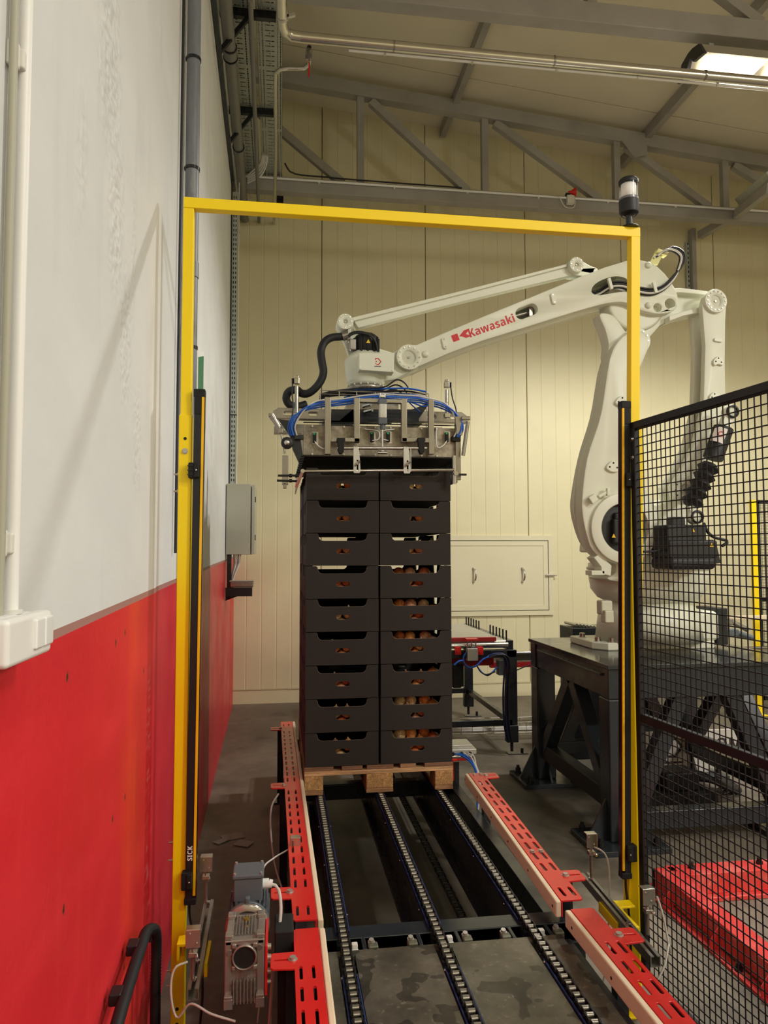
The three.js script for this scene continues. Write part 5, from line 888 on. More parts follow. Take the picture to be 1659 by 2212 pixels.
  part('arm_cylinder', [cy([a[3][0] + 0.012, a[3][1] - 0.02, -4.0], [a[9][0] + 0.004, a[9][1] - 0.01, -4.0], 0.014, 14), cy([a[9][0], a[9][1], -4.0], [a[4][0] - 0.002, a[4][1] + 0.01, -4.0], 0.006, 8), cy([a[3][0], a[3][1], -4.0], [a[3][0] + 0.012, a[3][1] - 0.02, -4.0], 0.017, 10), rb(0.022, 0.02, 0.03, a[3][0] - 0.004, a[3][1] - 0.002, -4.0, 0.004), rb(0.026, 0.03, 0.034, a[9][0] + 0.001, a[9][1] - 0.005, -4.0, 0.004)], M.steelDull, arm, 'small inclined air cylinder');
  for (const k of [5, 7]) part('threaded_rod', [cy([a[k][0], a[k][1], -4.0], [a[k + 1][0], a[k + 1][1], -4.0], 0.006, 8), cy([a[1][0] + 0.02, a[k][1], -4.0], [a[1][0] + 0.035, a[k][1], -4.0], 0.011, 6)], M.frame, arm);
  part('side_bracket', [slab([[0.051,2.331],[0.086,2.35],[0.106,2.333],[0.124,2.218],[0.099,2.192],[0.081,2.23],[0.066,2.263]], -4.04, 0.03), rb(0.05, 0.026, 0.03, 0.1,2.328, -4.03, 0.004), slab([[-0.015,2.439],[0.086,2.429],[0.087,2.326],[0.056,2.338],[0.03,2.376]], -4.1, 0.02)], M.frame, g);
  part('drag_chain', (() => { const o = []; for (let i = 0; i < 9; i++) o.push(rb(0.022, 0.009, 0.03, 0.118 - i * 0.0035, 2.215 - i * 0.0125, -4.03, 0.002, 0, 0, 0.3)); return o; })(), M.blackMatt, g, 'short black drag chain');
  const ra = [[0.982,2.461],[0.989,2.076],[1.024,2.449],[1.045,2.431],[0.973,2.356],[1.006,2.24],[1.011,2.133]];
  const arm2 = part('side_arm', [rspan(ra[4][0], ra[4][0] + 0.03, ra[1][1] + 0.03, ra[0][1] - 0.03, -4.03, -4.06, 0.003), bar([ra[0][0], ra[0][1], -4.02], [ra[4][0] + 0.02, ra[4][1], -4.02], 0.03, 0.02)], M.steelDull, g);
  part('arm_cylinder', [cy([ra[3][0] - 0.008, ra[3][1], -4.0], [ra[4][0] + 0.035, ra[5][1], -4.0], 0.011, 12), rb(0.05, 0.022, 0.03, ra[2][0], ra[2][1], -4.0, 0.004)], M.steelDull, arm2); part('threaded_rod', cy([ra[4][0] + 0.01, ra[6][1], -4.0], [ra[6][0] + 0.015, ra[6][1], -4.0], 0.006, 8), M.frame, arm2);
  part('side_bracket', [rb(0.05, 0.03, 0.03, 0.975,2.337, -4.03, 0.004)], M.blackMatt, g);
  // upright cylinders at both corners
  for (const [k, nm] of [[[[0.09,2.697],[0.091,2.46],[0.072,2.645]], 0], [[[0.963,2.702],[0.962,2.48],[0.985,2.664]], 1]]) {
    const x = k[0][0], u = part('corner_cylinder', [cy([x, k[0][1] - 0.05, -4.2], [x, k[1][1], -4.2], 0.011, 14), rb(0.03, 0.035, 0.03, x, k[0][1] - 0.02, -4.2, 0.004), rb(0.022, 0.022, 0.022, x, k[0][1], -4.2, 0.003), rb(0.034, 0.03, 0.034, x, k[1][1] + 0.02, -4.2, 0.004)], M.steel, g, 'upright air cylinder');
    part('air_fitting', [cy([x + (nm ? 0.022 : -0.022), k[0][1] - 0.035, -4.2], [x + (nm ? 0.022 : -0.022), k[0][1] - 0.005, -4.2], 0.007, 8), rb(0.03, 0.01, 0.012, x + (nm ? 0.012 : -0.012), k[0][1] - 0.03, -4.2, 0.002)], M.blackMatt, u);
    part('air_tube', tube([[x + (nm ? 0.024 : -0.024), k[0][1] - 0.03, -4.2], [x + (nm ? 0.032 : -0.026), k[0][1] - 0.1, -4.19], [x + (nm ? 0.05 : -0.02), k[0][1] - 0.17, -4.18], [x + (nm ? 0.045 : -0.03), k[0][1] - 0.25, -4.16]], 0.004, 20, 6), M.black, u);
  }
  // air hoses
  const hL = [[0.565,2.569],[0.462,2.558],[0.36,2.54],[0.272,2.527],[0.209,2.521],[0.134,2.488],[0.079,2.436],[0.059,2.38],[0.07,2.335]], hR = [[0.565,2.569],[0.668,2.564],[0.759,2.561],[0.825,2.55],[0.909,2.529],[0.966,2.483],[0.998,2.427],[0.997,2.38],[0.976,2.346]];
  for (let i = 0; i < 5; i++) for (const [h, s2] of [[hL, -1], [hR, 1]]) { const d = (i - 2) * 0.009; part('air_hose', tube(h.map((q, k) => [q[0] - s2 * (k > 4 ? d : 0) + rr(-0.002, 0.002), q[1] + (k < 6 ? d * 0.9 : 0) + rr(-0.002, 0.002), -4.06 + 0.012 * (i % 3) + (k > 6 ? 0.03 : k > 4 ? 0.02 : 0)]), 0.0048, 40, 6), i === 4 ? M.cable : M.blue, g, i === 4 ? 'pale sensor cable' : 'blue air hose'); }
  for (let i = 0; i < 4; i++) part('air_hose', tube([...[[0.374,2.63],[0.456,2.649],[0.552,2.646],[0.635,2.648],[0.746,2.646],[0.844,2.626]].map((q, k) => [q[0], q[1] + (i - 1.5) * 0.009, -4.4 + i * 0.03 + k * 0.02])], 0.0055, 30, 6), i === 2 ? M.black : M.blue, g);
  part('air_hose', tube([[0.797,2.544],[0.852,2.557],[0.816,2.534],[0.756,2.554],[0.729,2.564],[0.77,2.527],[0.797,2.509]].map((q, k) => [q[0], q[1], -4.1 - k * 0.01]), 0.0045, 30, 6), M.blue, g);
  for (let i = 0; i < 3; i++) part('control_cable', tube([[0.292,2.628],[0.442,2.648],[0.607,2.664],[0.677,2.677],[0.724,2.657],[0.746,2.624]].map((q, k) => [q[0], q[1] + i * 0.014 * (k > 2 ? 1.4 : 0.3), -4.35 + i * 0.05]), 0.005, 30, 6), M.black, g);
  for (let i = 0; i < 3; i++) part('control_cable', tube([...[[0.219,2.578],[0.298,2.601],[0.405,2.607],[0.512,2.602]].map((q, k) => [q[0], q[1] + i * 0.008, -4.2 + i * 0.02])], 0.006, 20, 6), M.black, g);
  // thin wire rail
  const w = [[0.219,2.606],[0.835,2.603],[0.219,2.586],[0.835,2.584]];
  part('wire_rail', [cy([w[0][0], w[0][1], -4.1], [w[1][0], w[1][1], -4.1], 0.0025, 6), cy([w[2][0], w[2][1], -4.1], [w[3][0], w[3][1], -4.1], 0.0025, 6), ...[0, 0.17, 0.33, 0.5, 0.67, 0.83, 1].map(t => { const x = w[0][0] + (w[1][0] - w[0][0]) * t, y = w[0][1] + (w[1][1] - w[0][1]) * t; return cy([x, y, -4.1], [x, y - 0.055, -4.1], 0.0025, 6); })], M.steelDull, g);
  // sensors with green lights
  for (const [k, q] of [[0.184,2.329],[0.501,2.338],[0.591,2.34],[0.923,2.346]].entries()) {
    const s3 = part('sensor', [rb(0.02, 0.055, 0.018, q[0], q[1], -4.036, 0.003)], M.blackMatt, g, 'small sensor with a green light');
    part('sensor_light', rb(0.012, 0.01, 0.004, q[0] - 0.002, q[1] + 0.02, -4.026, 0.002), std(0x1fae70, 0.4), s3); part('sensor_plate', rb(0.034, 0.07, 0.003, q[0] + 0.006, q[1], -4.047, 0.001), M.zinc, s3);
    const e = k === 3 ? -0.06 : k === 0 ? 0.065 : k === 1 ? 0.035 : -0.03;
    part('sensor_cable', tube(k === 0 || k === 3 ? [[q[0], q[1] - 0.02, -4.03], [q[0] + e * 0.4, q[1] - 0.05, -4.025], [q[0] + e * 0.9, q[1] - 0.06, -4.025], [q[0] + e, q[1] + 0.0, -4.03], [q[0] + e * 0.95, q[1] + 0.06, -4.04]] : [[q[0], q[1] - 0.02, -4.03], [q[0] + e, q[1] - 0.01, -4.028], [q[0] + e * 1.1, q[1] + 0.03, -4.03], [q[0] - e * 1.2, q[1] + 0.045, -4.035]], 0.0035, 24, 6), M.white, s3);
  }
}

// ---------- robot stand ----------
{
  const s = thing('robot_stand', 'heavy dark grey steel stand with braced legs under the robot', 'stand');
  const X0 = 1.885, X1 = 3.18, Z0 = -4.11, Z1 = -5.5, T = 1.045;
  part('top_plate', rspan(X0, X1, T - 0.025, T, Z0, Z1, 0.003), std(0x343a3c, 0.28, 0.2, { roughnessMap: scuff }), s, 'smooth dark steel top plate');
  part('top_beam', rspan(X0 + 0.01, X1 - 0.01, T - 0.2, T - 0.026, Z0 - 0.02, Z0 - 0.12, 0.006), M.standPaint, s);
  part('top_beam', rspan(X0 + 0.01, X1 - 0.01, T - 0.2, T - 0.026, Z1 + 0.02, Z1 + 0.12, 0.006), M.standPaint, s);
  for (const x of [X0 + 0.07, X1 - 0.07]) part('top_beam', rspan(x - 0.05, x + 0.05, T - 0.2, T - 0.026, Z0 - 0.12, Z1 + 0.12, 0.006), M.standPaint, s);
  part('stiffener', rspan(X0 - 0.006, X0 + 0.02, T - 0.075, T - 0.06, Z0 - 0.1, Z1 + 0.2, 0.003), M.standPaint, s);
  for (const [x, z, dx, dz] of [[X0 + 0.08, Z0 - 0.09, -1, 1], [X0 + 0.08, Z1 + 0.09, -1, -1], [X1 - 0.08, Z0 - 0.09, 1, 1], [X1 - 0.08, Z1 + 0.09, 1, -1]]) {
    const l = part('leg', rspan(x - 0.07, x + 0.07, 0.03, T - 0.201, z - 0.07, z + 0.07, 0.01), M.standPaint, s);
    const f = part('foot_plate', rspan(x - 0.21, x + 0.24, 0, 0.03, z - 0.19, z + 0.19, 0.003), M.standPaint, s);
    part('gusset', slab([[x - 0.07, 0.03], [x - 0.19, 0.03], [x - 0.07, 0.26]], z + 0.01, 0.015), M.standPaint, l);
    part('gusset', side([[z + 0.07, 0.03], [z + 0.17, 0.03], [z + 0.07, 0.2]], x - 0.008, 0.015), M.standPaint, l);
    for (const [u, v] of [[-0.16, 0.13], [-0.16, -0.13], [0.18, 0.13]]) part('anchor_bolt', [cy([x + u, 0.03, z + v], [x + u, 0.04, z + v], 0.026, 16), cy([x + u, 0.03, z + v], [x + u, 0.085, z + v], 0.012, 10), cy([x + u, 0.04, z + v], [x + u, 0.065, z + v], 0.02, 6)], M.black, f);
  }
  const dusty = std(0x3a3c3c, 0.55, 0.1, { map: tex(256, 256, (u, v) => { const n = fbm(u, v, 8, 4, 701), m = fbm(u, v, 30, 3, 703); const w = n > 0.6 ? (n - 0.6) * 5 * m : 0; return [150 + w * 105, 152 + w * 105, 155 + w * 95]; }, true, [2, 2]) });
  part('lower_beam', rspan(X0 + 0.04, X0 + 0.13, 0.18, 0.29, Z0 - 0.16, Z1 + 0.16, 0.006), dusty, s);
  part('lower_beam', rspan(X1 - 0.13, X1 - 0.04, 0.18, 0.29, Z0 - 0.16, Z1 + 0.16, 0.006), M.standPaint, s);
  part('lower_beam', rspan(X0 + 0.15, X1 - 0.15, 0.08, 0.185, Z0 - 0.05, Z0 - 0.14, 0.006), M.standPaint, s);
  part('lower_beam', rspan(X0 + 0.15, X1 - 0.15, 0.2, 0.29, Z1 + 0.05, Z1 + 0.14, 0.006), M.standPaint, s);
  const zm = (Z0 + Z1) / 2, dg = (a, b) => part('diagonal', bar(a, b, 0.09, 0.09, undefined, 0.005), M.standPaint, s);
  for (const x of [X0 + 0.08, X1 - 0.08]) { dg([x, T - 0.2, zm + 0.03], [x, 0.26, Z0 - 0.17]); dg([x, T - 0.2, zm - 0.03], [x, 0.26, Z1 + 0.17]); }
  const xm = (X0 + X1) / 2; for (const z of [Z0 - 0.09, Z1 + 0.09]) { dg([xm - 0.16, T - 0.2, z], [X0 + 0.19, 0.18, z]); dg([xm + 0.16, T - 0.2, z], [X1 - 0.19, 0.18, z]); }
  // board with the maker's name under the stand
  const b = thing('name_board', 'pale board with dark lettering standing under the robot stand', 'sign');
  const bz = -5.33, p = [[2.736,0.346],[3.7,0.038],[2.945,0.214],[3.155,0.234],[3.168,0.157],[2.954,0.145]];
  part('board', rspan(p[0][0], p[1][0], 0.03, p[0][1], bz, bz - 0.02, 0.003), std(0xcfc9c2, 0.6), b);
  const dk = std(0x2a2626, 0.6), w = text('DOMASZ', 0.088, 0.002); w.scale(1.12, 1, 1);
  part('lettering', place(w, p[3][0] + 0.33, p[3][1] + 0.005, bz), dk, b, 'dark lettering DOMASZ');
  const w2 = text('ROBOTICS', 0.038, 0.002); w2.scale(1.25, 1, 1); part('lettering', place(w2, p[4][0] + 0.16, p[4][1] - 0.006, bz), dk, b, 'dark lettering ROBOTICS');
  const lx = p[2][0], ly = p[2][1] - 0.01, st = (a, c, k = 0.018) => bar([lx + a[0], ly + a[1], bz + 0.001], [lx + c[0], ly + c[1], bz + 0.001], k, 0.002);
  part('emblem', [st([-0.05, 0.085], [0.03, 0.085]), st([0.025, 0.09], [0.085, 0.02]), st([0.085, 0.03], [0.02, -0.05]), st([0.03, -0.045], [-0.03, -0.045]), st([-0.055, 0.095], [-0.055, 0.05]), st([-0.05, 0.02], [-0.015, 0.02])], dk, b, 'dark angular emblem');
  part('emblem_line', st([-0.09, -0.09], [0.09, -0.09], 0.014), dk, b);
  // drive unit and cables under the stand
  const d = thing('drive_unit', 'black drive unit on the floor under the robot stand', 'machine');
  const q = [[2.843,-5.236],[2.985,-5.105],[3.284,-5.008]]; part('base', rspan(2.45, 2.95, 0, 0.07, -4.75, -5.05, 0.01), M.blackMatt, d); part('body', rspan(2.6, 2.85, 0.07, 0.2, -4.8, -5.0, 0.02), M.black, d);
  const hz = thing('cable_bundle', 'black corrugated cable bundle curving over the floor under the stand', 'cables');
  for (let i = 0; i < 4; i++) part('cable', tube([[2.86, 0.15, -4.83 - i * 0.045], [2.96, 0.13, -4.82 - i * 0.05], [3.08, 0.07, -4.84 - i * 0.055], [3.2, 0.03, -4.9 - i * 0.06], [3.26, 0.024, -5.1 - i * 0.05]], 0.022, 30, 8), M.rubber, hz);
}
// wire baskets on the floor
function basket(label, a, b, y, w, h) {
  const t = thing('wire_basket_tray', label, 'cable tray', 'wire basket cable trays'); const A = V(a[0], y, a[1]), B = V(b[0], y, b[1]), d = B.clone().sub(A), n = V(-d.z, 0, d.x).normalize(), L = d.length(); const o = [];
  for (const [u, v] of [[-w / 2, 0], [-w / 6, 0], [w / 6, 0], [w / 2, 0], [-w / 2, h / 2], [w / 2, h / 2], [-w / 2, h], [w / 2, h]]) { const q = n.clone().multiplyScalar(u).add(V(0, v, 0)); o.push(cy(A.clone().add(q), B.clone().add(q), 0.0035, 6)); }
  for (let s = 0.03; s < L; s += 0.1) { const c = A.clone().addScaledVector(d, s / L); const p1 = c.clone().addScaledVector(n, -w / 2), p2 = c.clone().addScaledVector(n, w / 2), u = V(0, h, 0); o.push(cy(p1, p2, 0.003, 6), cy(p1, p1.clone().add(u), 0.003, 6), cy(p2, p2.clone().add(u), 0.003, 6)); }
  part('wires', o, M.zinc, t);
  for (let s = 0.4; s < L; s += 1.1) { const c = A.clone().addScaledVector(d, s / L); part('foot', rb(0.04, y, 0.04, c.x, y / 2 - 0.002, c.z, 0.003), M.zinc, t); }
  part('cables', [-1, 0, 1].map(i => tube([A.clone().addScaledVector(n, i * w / 4).add(V(0, 0.014, 0)), A.clone().lerp(B, 0.5).addScaledVector(n, i * w / 4 + 0.01).add(V(0, 0.014, 0)), B.clone().addScaledVector(n, i * w / 4).add(V(0, 0.014, 0))], 0.009, 12, 6)), M.whiteDull, t);
}
basket('wire basket cable tray behind the roller conveyor and the robot stand', [1.0, -6.72], [3.9, -6.62], 0.07, 0.2, 0.09);
basket('wire basket cable tray on the floor under the robot stand', [3.3, -4.75], [4.6, -4.3], 0.03, 0.2, 0.08);

// ---------- roller conveyor behind the crates ----------
{
  const r = thing('roller_conveyor', 'black framed roller conveyor with steel rollers behind the crate stack', 'conveyor');
  const rollerM = std(0xc4c0b0, 0.32, 0.45), x0 = 0.85, x1 = 1.955, z0 = -6.16, z1 = -7.7, yt = 0.93;
  for (const x of [x0, x1]) {
    part('side_frame', rspan(x - 0.03, x + 0.03, yt - 0.06, yt + 0.02, z0 - 0.02, z1, 0.004), M.frame, r);
    for (const z of [z0, -7.62]) {
      const l = part('leg', rspan(x - 0.045, x + 0.045, 0.2, yt - 0.06, z - 0.03, z + 0.03, 0.004), M.frame, r);
      part('foot', [rspan(x - 0.05, x + 0.05, 0.1, 0.24, z - 0.035, z + 0.035, 0.004), cy([x, 0.02, z], [x, 0.12, z], 0.013, 10), rspan(x - 0.04, x + 0.13, 0, 0.008, z - 0.04, z + 0.04, 0.002), cy([x + 0.09, 0, z], [x + 0.09, 0.045, z], 0.013, 8)], M.frame, l);
    }
    part('lower_rail', rspan(x - 0.022, x + 0.022, 0.24, 0.29, z0 - 0.02, -7.6, 0.003), M.frame, r);
  }
  part('front_beam', rspan(x0, x1 + 0.04, yt - 0.12, yt - 0.055, z0 + 0.03, z0 - 0.03, 0.004), M.frame, r);
  part('lower_beam', rspan(x0, x1, 0.24, 0.29, z0 + 0.03, z0 - 0.02, 0.003), M.frame, r); part('lower_beam', rspan(x0, x1, 0.24, 0.29, -7.6, -7.65, 0.003), M.frame, r);
  for (let i = 0; i < 19; i++) part('roller', cy([x0 + 0.03, yt - 0.005, z0 - 0.06 - i * 0.08], [x1 - 0.03, yt - 0.005, z0 - 0.06 - i * 0.08], 0.028, 14), rollerM, r);
  part('end_roller', cy([x0, yt - 0.015, z0 + 0.01], [x1 - 0.03, yt - 0.015, z0 + 0.01], 0.024, 16), M.chrome, r, 'polished end roller');
  for (let i = 0; i < 12; i++) { const z = z0 - 0.12 - i * 0.1 - (i > 5 ? 0.3 : 0); part('guide_pin', [cy([x1, yt + 0.015, z], [x1, yt + 0.095, z], 0.0075, 8)], M.frame, r); }
  part('stop_bar', rspan(x0 + 0.1, 1.83, yt + 0.016, yt + 0.05, z0 - 0.04, z0 + 0.0, 0.003), M.redDeep, r, 'dark red stop bar');
  part('red_beam', rspan(x0, x1 - 0.05, 0.69, 0.76, -6.5, -6.56, 0.004), M.redDeep, r, 'dark red cross beam');
  const c = [[1.55,0.901],[1.641,0.799],[1.594,0.974],[1.482,0.887],[1.673,0.883]];
  part('lift_cylinder', [rspan(c[0][0], c[1][0], c[1][1], c[0][1], -6.06, -6.12, 0.004)], M.alu, r, 'grey air cylinder'); part('lift_rod', [-0.035, 0, 0.035].map(d => cy([c[2][0] + d, c[0][1], -6.09], [c[2][0] + d, c[2][1], -6.09], 0.006, 8)), M.chrome, r); part('lift_plate', rb(0.1, 0.014, 0.06, c[2][0], c[2][1], -6.09, 0.003), M.red, r);
  for (const k of [3, 4]) part('red_lug', [rb(0.055, 0.065, 0.02, c[k][0], c[k][1] - 0.01, -6.115, 0.003), cy([c[k][0], c[k][1] - 0.01, -6.11], [c[k][0], c[k][1] - 0.01, -6.095], 0.014, 12)], M.red, r);
  const g = [[1.477,0.734],[1.532,0.562],[1.83,0.789],[1.882,0.666]]; part('gear_drive', [rspan(g[0][0] - 0.03, g[1][0] - 0.01, g[1][1], g[0][1], -6.15, -6.4, 0.01), rspan(g[1][0] - 0.02, g[1][0] + 0.02, g[1][1], g[0][1] + 0.02, -6.2, -6.35, 0.006)], M.blackMatt, r);
  const v = part('valve_block', rspan(g[2][0], g[3][0], g[3][1], g[2][1], -6.1, -6.18, 0.006), M.motorGrey, r); part('valve_plate', rspan(g[3][0], g[3][0] + 0.035, g[3][1] + 0.01, g[2][1] - 0.01, -6.13, -6.15, 0.003), M.redDeep, v);
  const h = (pts, rad, m) => part('air_hose', tube(pts, rad, 30, 6), m, r);
  h([[1.55,0.871],[1.521,0.825],[1.533,0.771],[1.572,0.743],[1.632,0.757],[1.688,0.806],[1.741,0.828]].map(p => [p[0], p[1], -6.08]), 0.008, M.blue); h([[1.64,0.746],[1.679,0.699],[1.727,0.674],[1.784,0.712],[1.808,0.742]].map(p => [p[0], p[1], -6.08]), 0.007, M.blue); h([[1.632,0.761],[1.664,0.707],[1.711,0.683],[1.792,0.704]].map(p => [p[0], p[1], -6.07]), 0.006, M.black);
  for (let i = 0; i < 4; i++) h([[1.753,0.828],[1.821,0.85],[1.882,0.837],[1.905,0.77],[1.896,0.663],[1.886,0.509],[1.891,0.278],[1.914,0.124]].map(p => [p[0] + i * 0.013 - 0.02, p[1] - (i % 2) * 0.01, -6.1 + (i % 2) * 0.015]), 0.008, i % 2 ? M.black : M.blueDark);
  h([[1.442,0.766],[1.481,0.795],[1.521,0.802]].map(p => [p[0], p[1], -6.08]), 0.008, M.blue); h([[1.985,0.707],[2.063,0.736],[2.165,0.765]].map(p => [p[0], p[1], -6.1]), 0.005, M.black);
  // second line behind
  const k = thing('side_conveyor', 'steel rail conveyor with a dark red beam behind the robot stand', 'conveyor');
  const q = [[2.289,0.72],[2.288,0.649],[2.288,0.64],[2.288,0.587]]; const xe = 5.6;
  part('rail', [rspan(2.02, xe, q[1][1], q[0][1], -7.0, -7.06, 0.004), cy([2.02, q[0][1] + 0.01, -6.98], [xe, q[0][1] + 0.01, -6.98], 0.014, 10)], M.steel, k); part('beam', rspan(2.02, xe, q[3][1], q[2][1], -7.0, -7.06, 0.004), M.redDeep, k, 'dark red beam');
  for (const x of [2.6, 4.0, 5.4]) part('leg', rspan(x - 0.03, x + 0.03, 0, q[3][1], -7.02, -7.08, 0.003), M.frame, k);
  const w = [[4.376,0.994],[4.658,0.918]]; part('wear_strip', rspan(4.3, xe, 1.02, 1.06, -6.9, -6.96, 0.006), M.cream, k, 'cream wear strip'); 
  // short roller bed seen past the robot base
  const s2 = thing('roller_track', 'short dark roller track behind the robot base', 'conveyor'); const e = [[2.409,1.073],[2.617,1.001],[2.442,1.118],[2.61,1.074]];
  part('frame', rspan(e[0][0], e[0][0] + 0.7, 0.0, e[0][1], -5.9, -6.2, 0.005), M.frame, s2);
  for (let i = 0; i < 7; i++) part('roller', [cy([e[2][0] + i * 0.03, e[0][1] + 0.025 - i * 0.004, -5.9], [e[2][0] + i * 0.03, e[0][1] + 0.025 - i * 0.004, -6.15], 0.012, 10)], M.steel, s2);
}
// pneumatic pusher at the end of the robot-side guide rail
{
  const t = thing('pneumatic_pusher', 'aluminium pneumatic pusher on red brackets beside the pallet', 'cylinder');
  const a = [[1.018,0.569],[1.151,0.506]]; const z = -4.3;
  part('body', [rspan(0.99, a[1][0], a[1][1] + 0.012, a[0][1] - 0.02, z, z - 0.12, 0.004)], M.alu, t); part('top_plate', rspan(0.99, a[1][0] - 0.02, a[0][1] - 0.02, a[0][1], z - 0.02, z - 0.16, 0.003), M.alu, t); part('lower_rail', cy([0.99, a[1][1] + 0.004, z + 0.005], [a[1][0] - 0.02, a[1][1] + 0.004, z + 0.005], 0.01, 10), M.chrome, t);
  part('red_bracket', [rspan(0.98, a[1][0] - 0.03, a[1][1] - 0.02, a[1][1] - 0.006, z + 0.01, z - 0.1, 0.003), rspan(0.98, 1.02, 0.36, a[1][1] - 0.01, z - 0.03, z - 0.045, 0.003)], M.red, t);
  part('support', rspan(1.0, 1.06, 0, 0.46, z - 0.06, z - 0.1, 0.003), M.frame, t);
  for (let i = 0; i < 4; i++) part('air_hose', tube([[1.02 + i * 0.025, a[0][1] - 0.04, z + 0.01], [1.06 + i * 0.02, a[0][1] - 0.05, z + 0.04], [1.1 + i * 0.006, a[1][1] - 0.02, z + 0.1], [1.1 + i * 0.006, 0.42, z + 0.2], [1.08, 0.25, z + 0.26]], 0.005, 30, 6), i < 2 ? M.blue : M.cable, t);
  part('air_fitting', [0, 1, 2].map(i => cy([1.01 + i * 0.05, a[0][1] - 0.04, z - 0.004], [1.01 + i * 0.05, a[0][1] - 0.04, z + 0.02], 0.007, 8)), M.blackMatt, t);
}
// red steel frame on the floor behind the fence
{
  const redDusty = std(0xffffff, 0.62, 0, { map: tex(256, 256, (u, v) => { const n = fbm(u, v, 8, 5, 801), m = fbm(u, v, 40, 3, 807); const d = Math.max(0, n - 0.42) * 1.5 * (0.5 + m); return [214 + d * 20, 50 + d * 90, 46 + d * 84]; }, true, [1.5, 1.5]) });
  const f = thing('red_floor_frame', 'red painted steel frame bolted to the floor behind the fence', 'frame');
  part('beam', rspan(1.93, 4.2, 0.02, 0.12, -3.48, -3.6, 0.004), redDusty, f); part('beam', rspan(1.868, 1.968, 0.02, 0.12, -3.58, -1.6, 0.004), redDusty, f);
  part('floor_flange', rspan(1.82, 1.87, 0, 0.012, -3.5, -1.6, 0.003), redDusty, f); part('floor_flange', rspan(1.868, 4.2, 0, 0.02, -3.44, -3.64, 0.003), redDusty, f);
  for (const z of [-3.4, -3.02, -2.68, -2.35, -2.0]) part('gusset', slab([[1.822, 0.012], [1.868, 0.012], [1.868, 0.1], [1.86, 0.1], [1.822, 0.05]], z, 0.006), redDusty, f);
  for (const [x, z, y] of [[1.845, -2.86, 0.012], [2.05, -3.55, 0.12], [2.42, -3.55, 0.12], [1.845, -2.2, 0.012]]) part('anchor_bolt', [cy([x, y, z], [x, y + 0.03, z], 0.011, 8), cy([x, y, z], [x, y + 0.014, z], 0.017, 6)], M.black, f);
  part('end_cap', rspan(1.862, 1.93, 0.02, 0.115, -3.585, -3.592, 0.002), M.black, f);
}
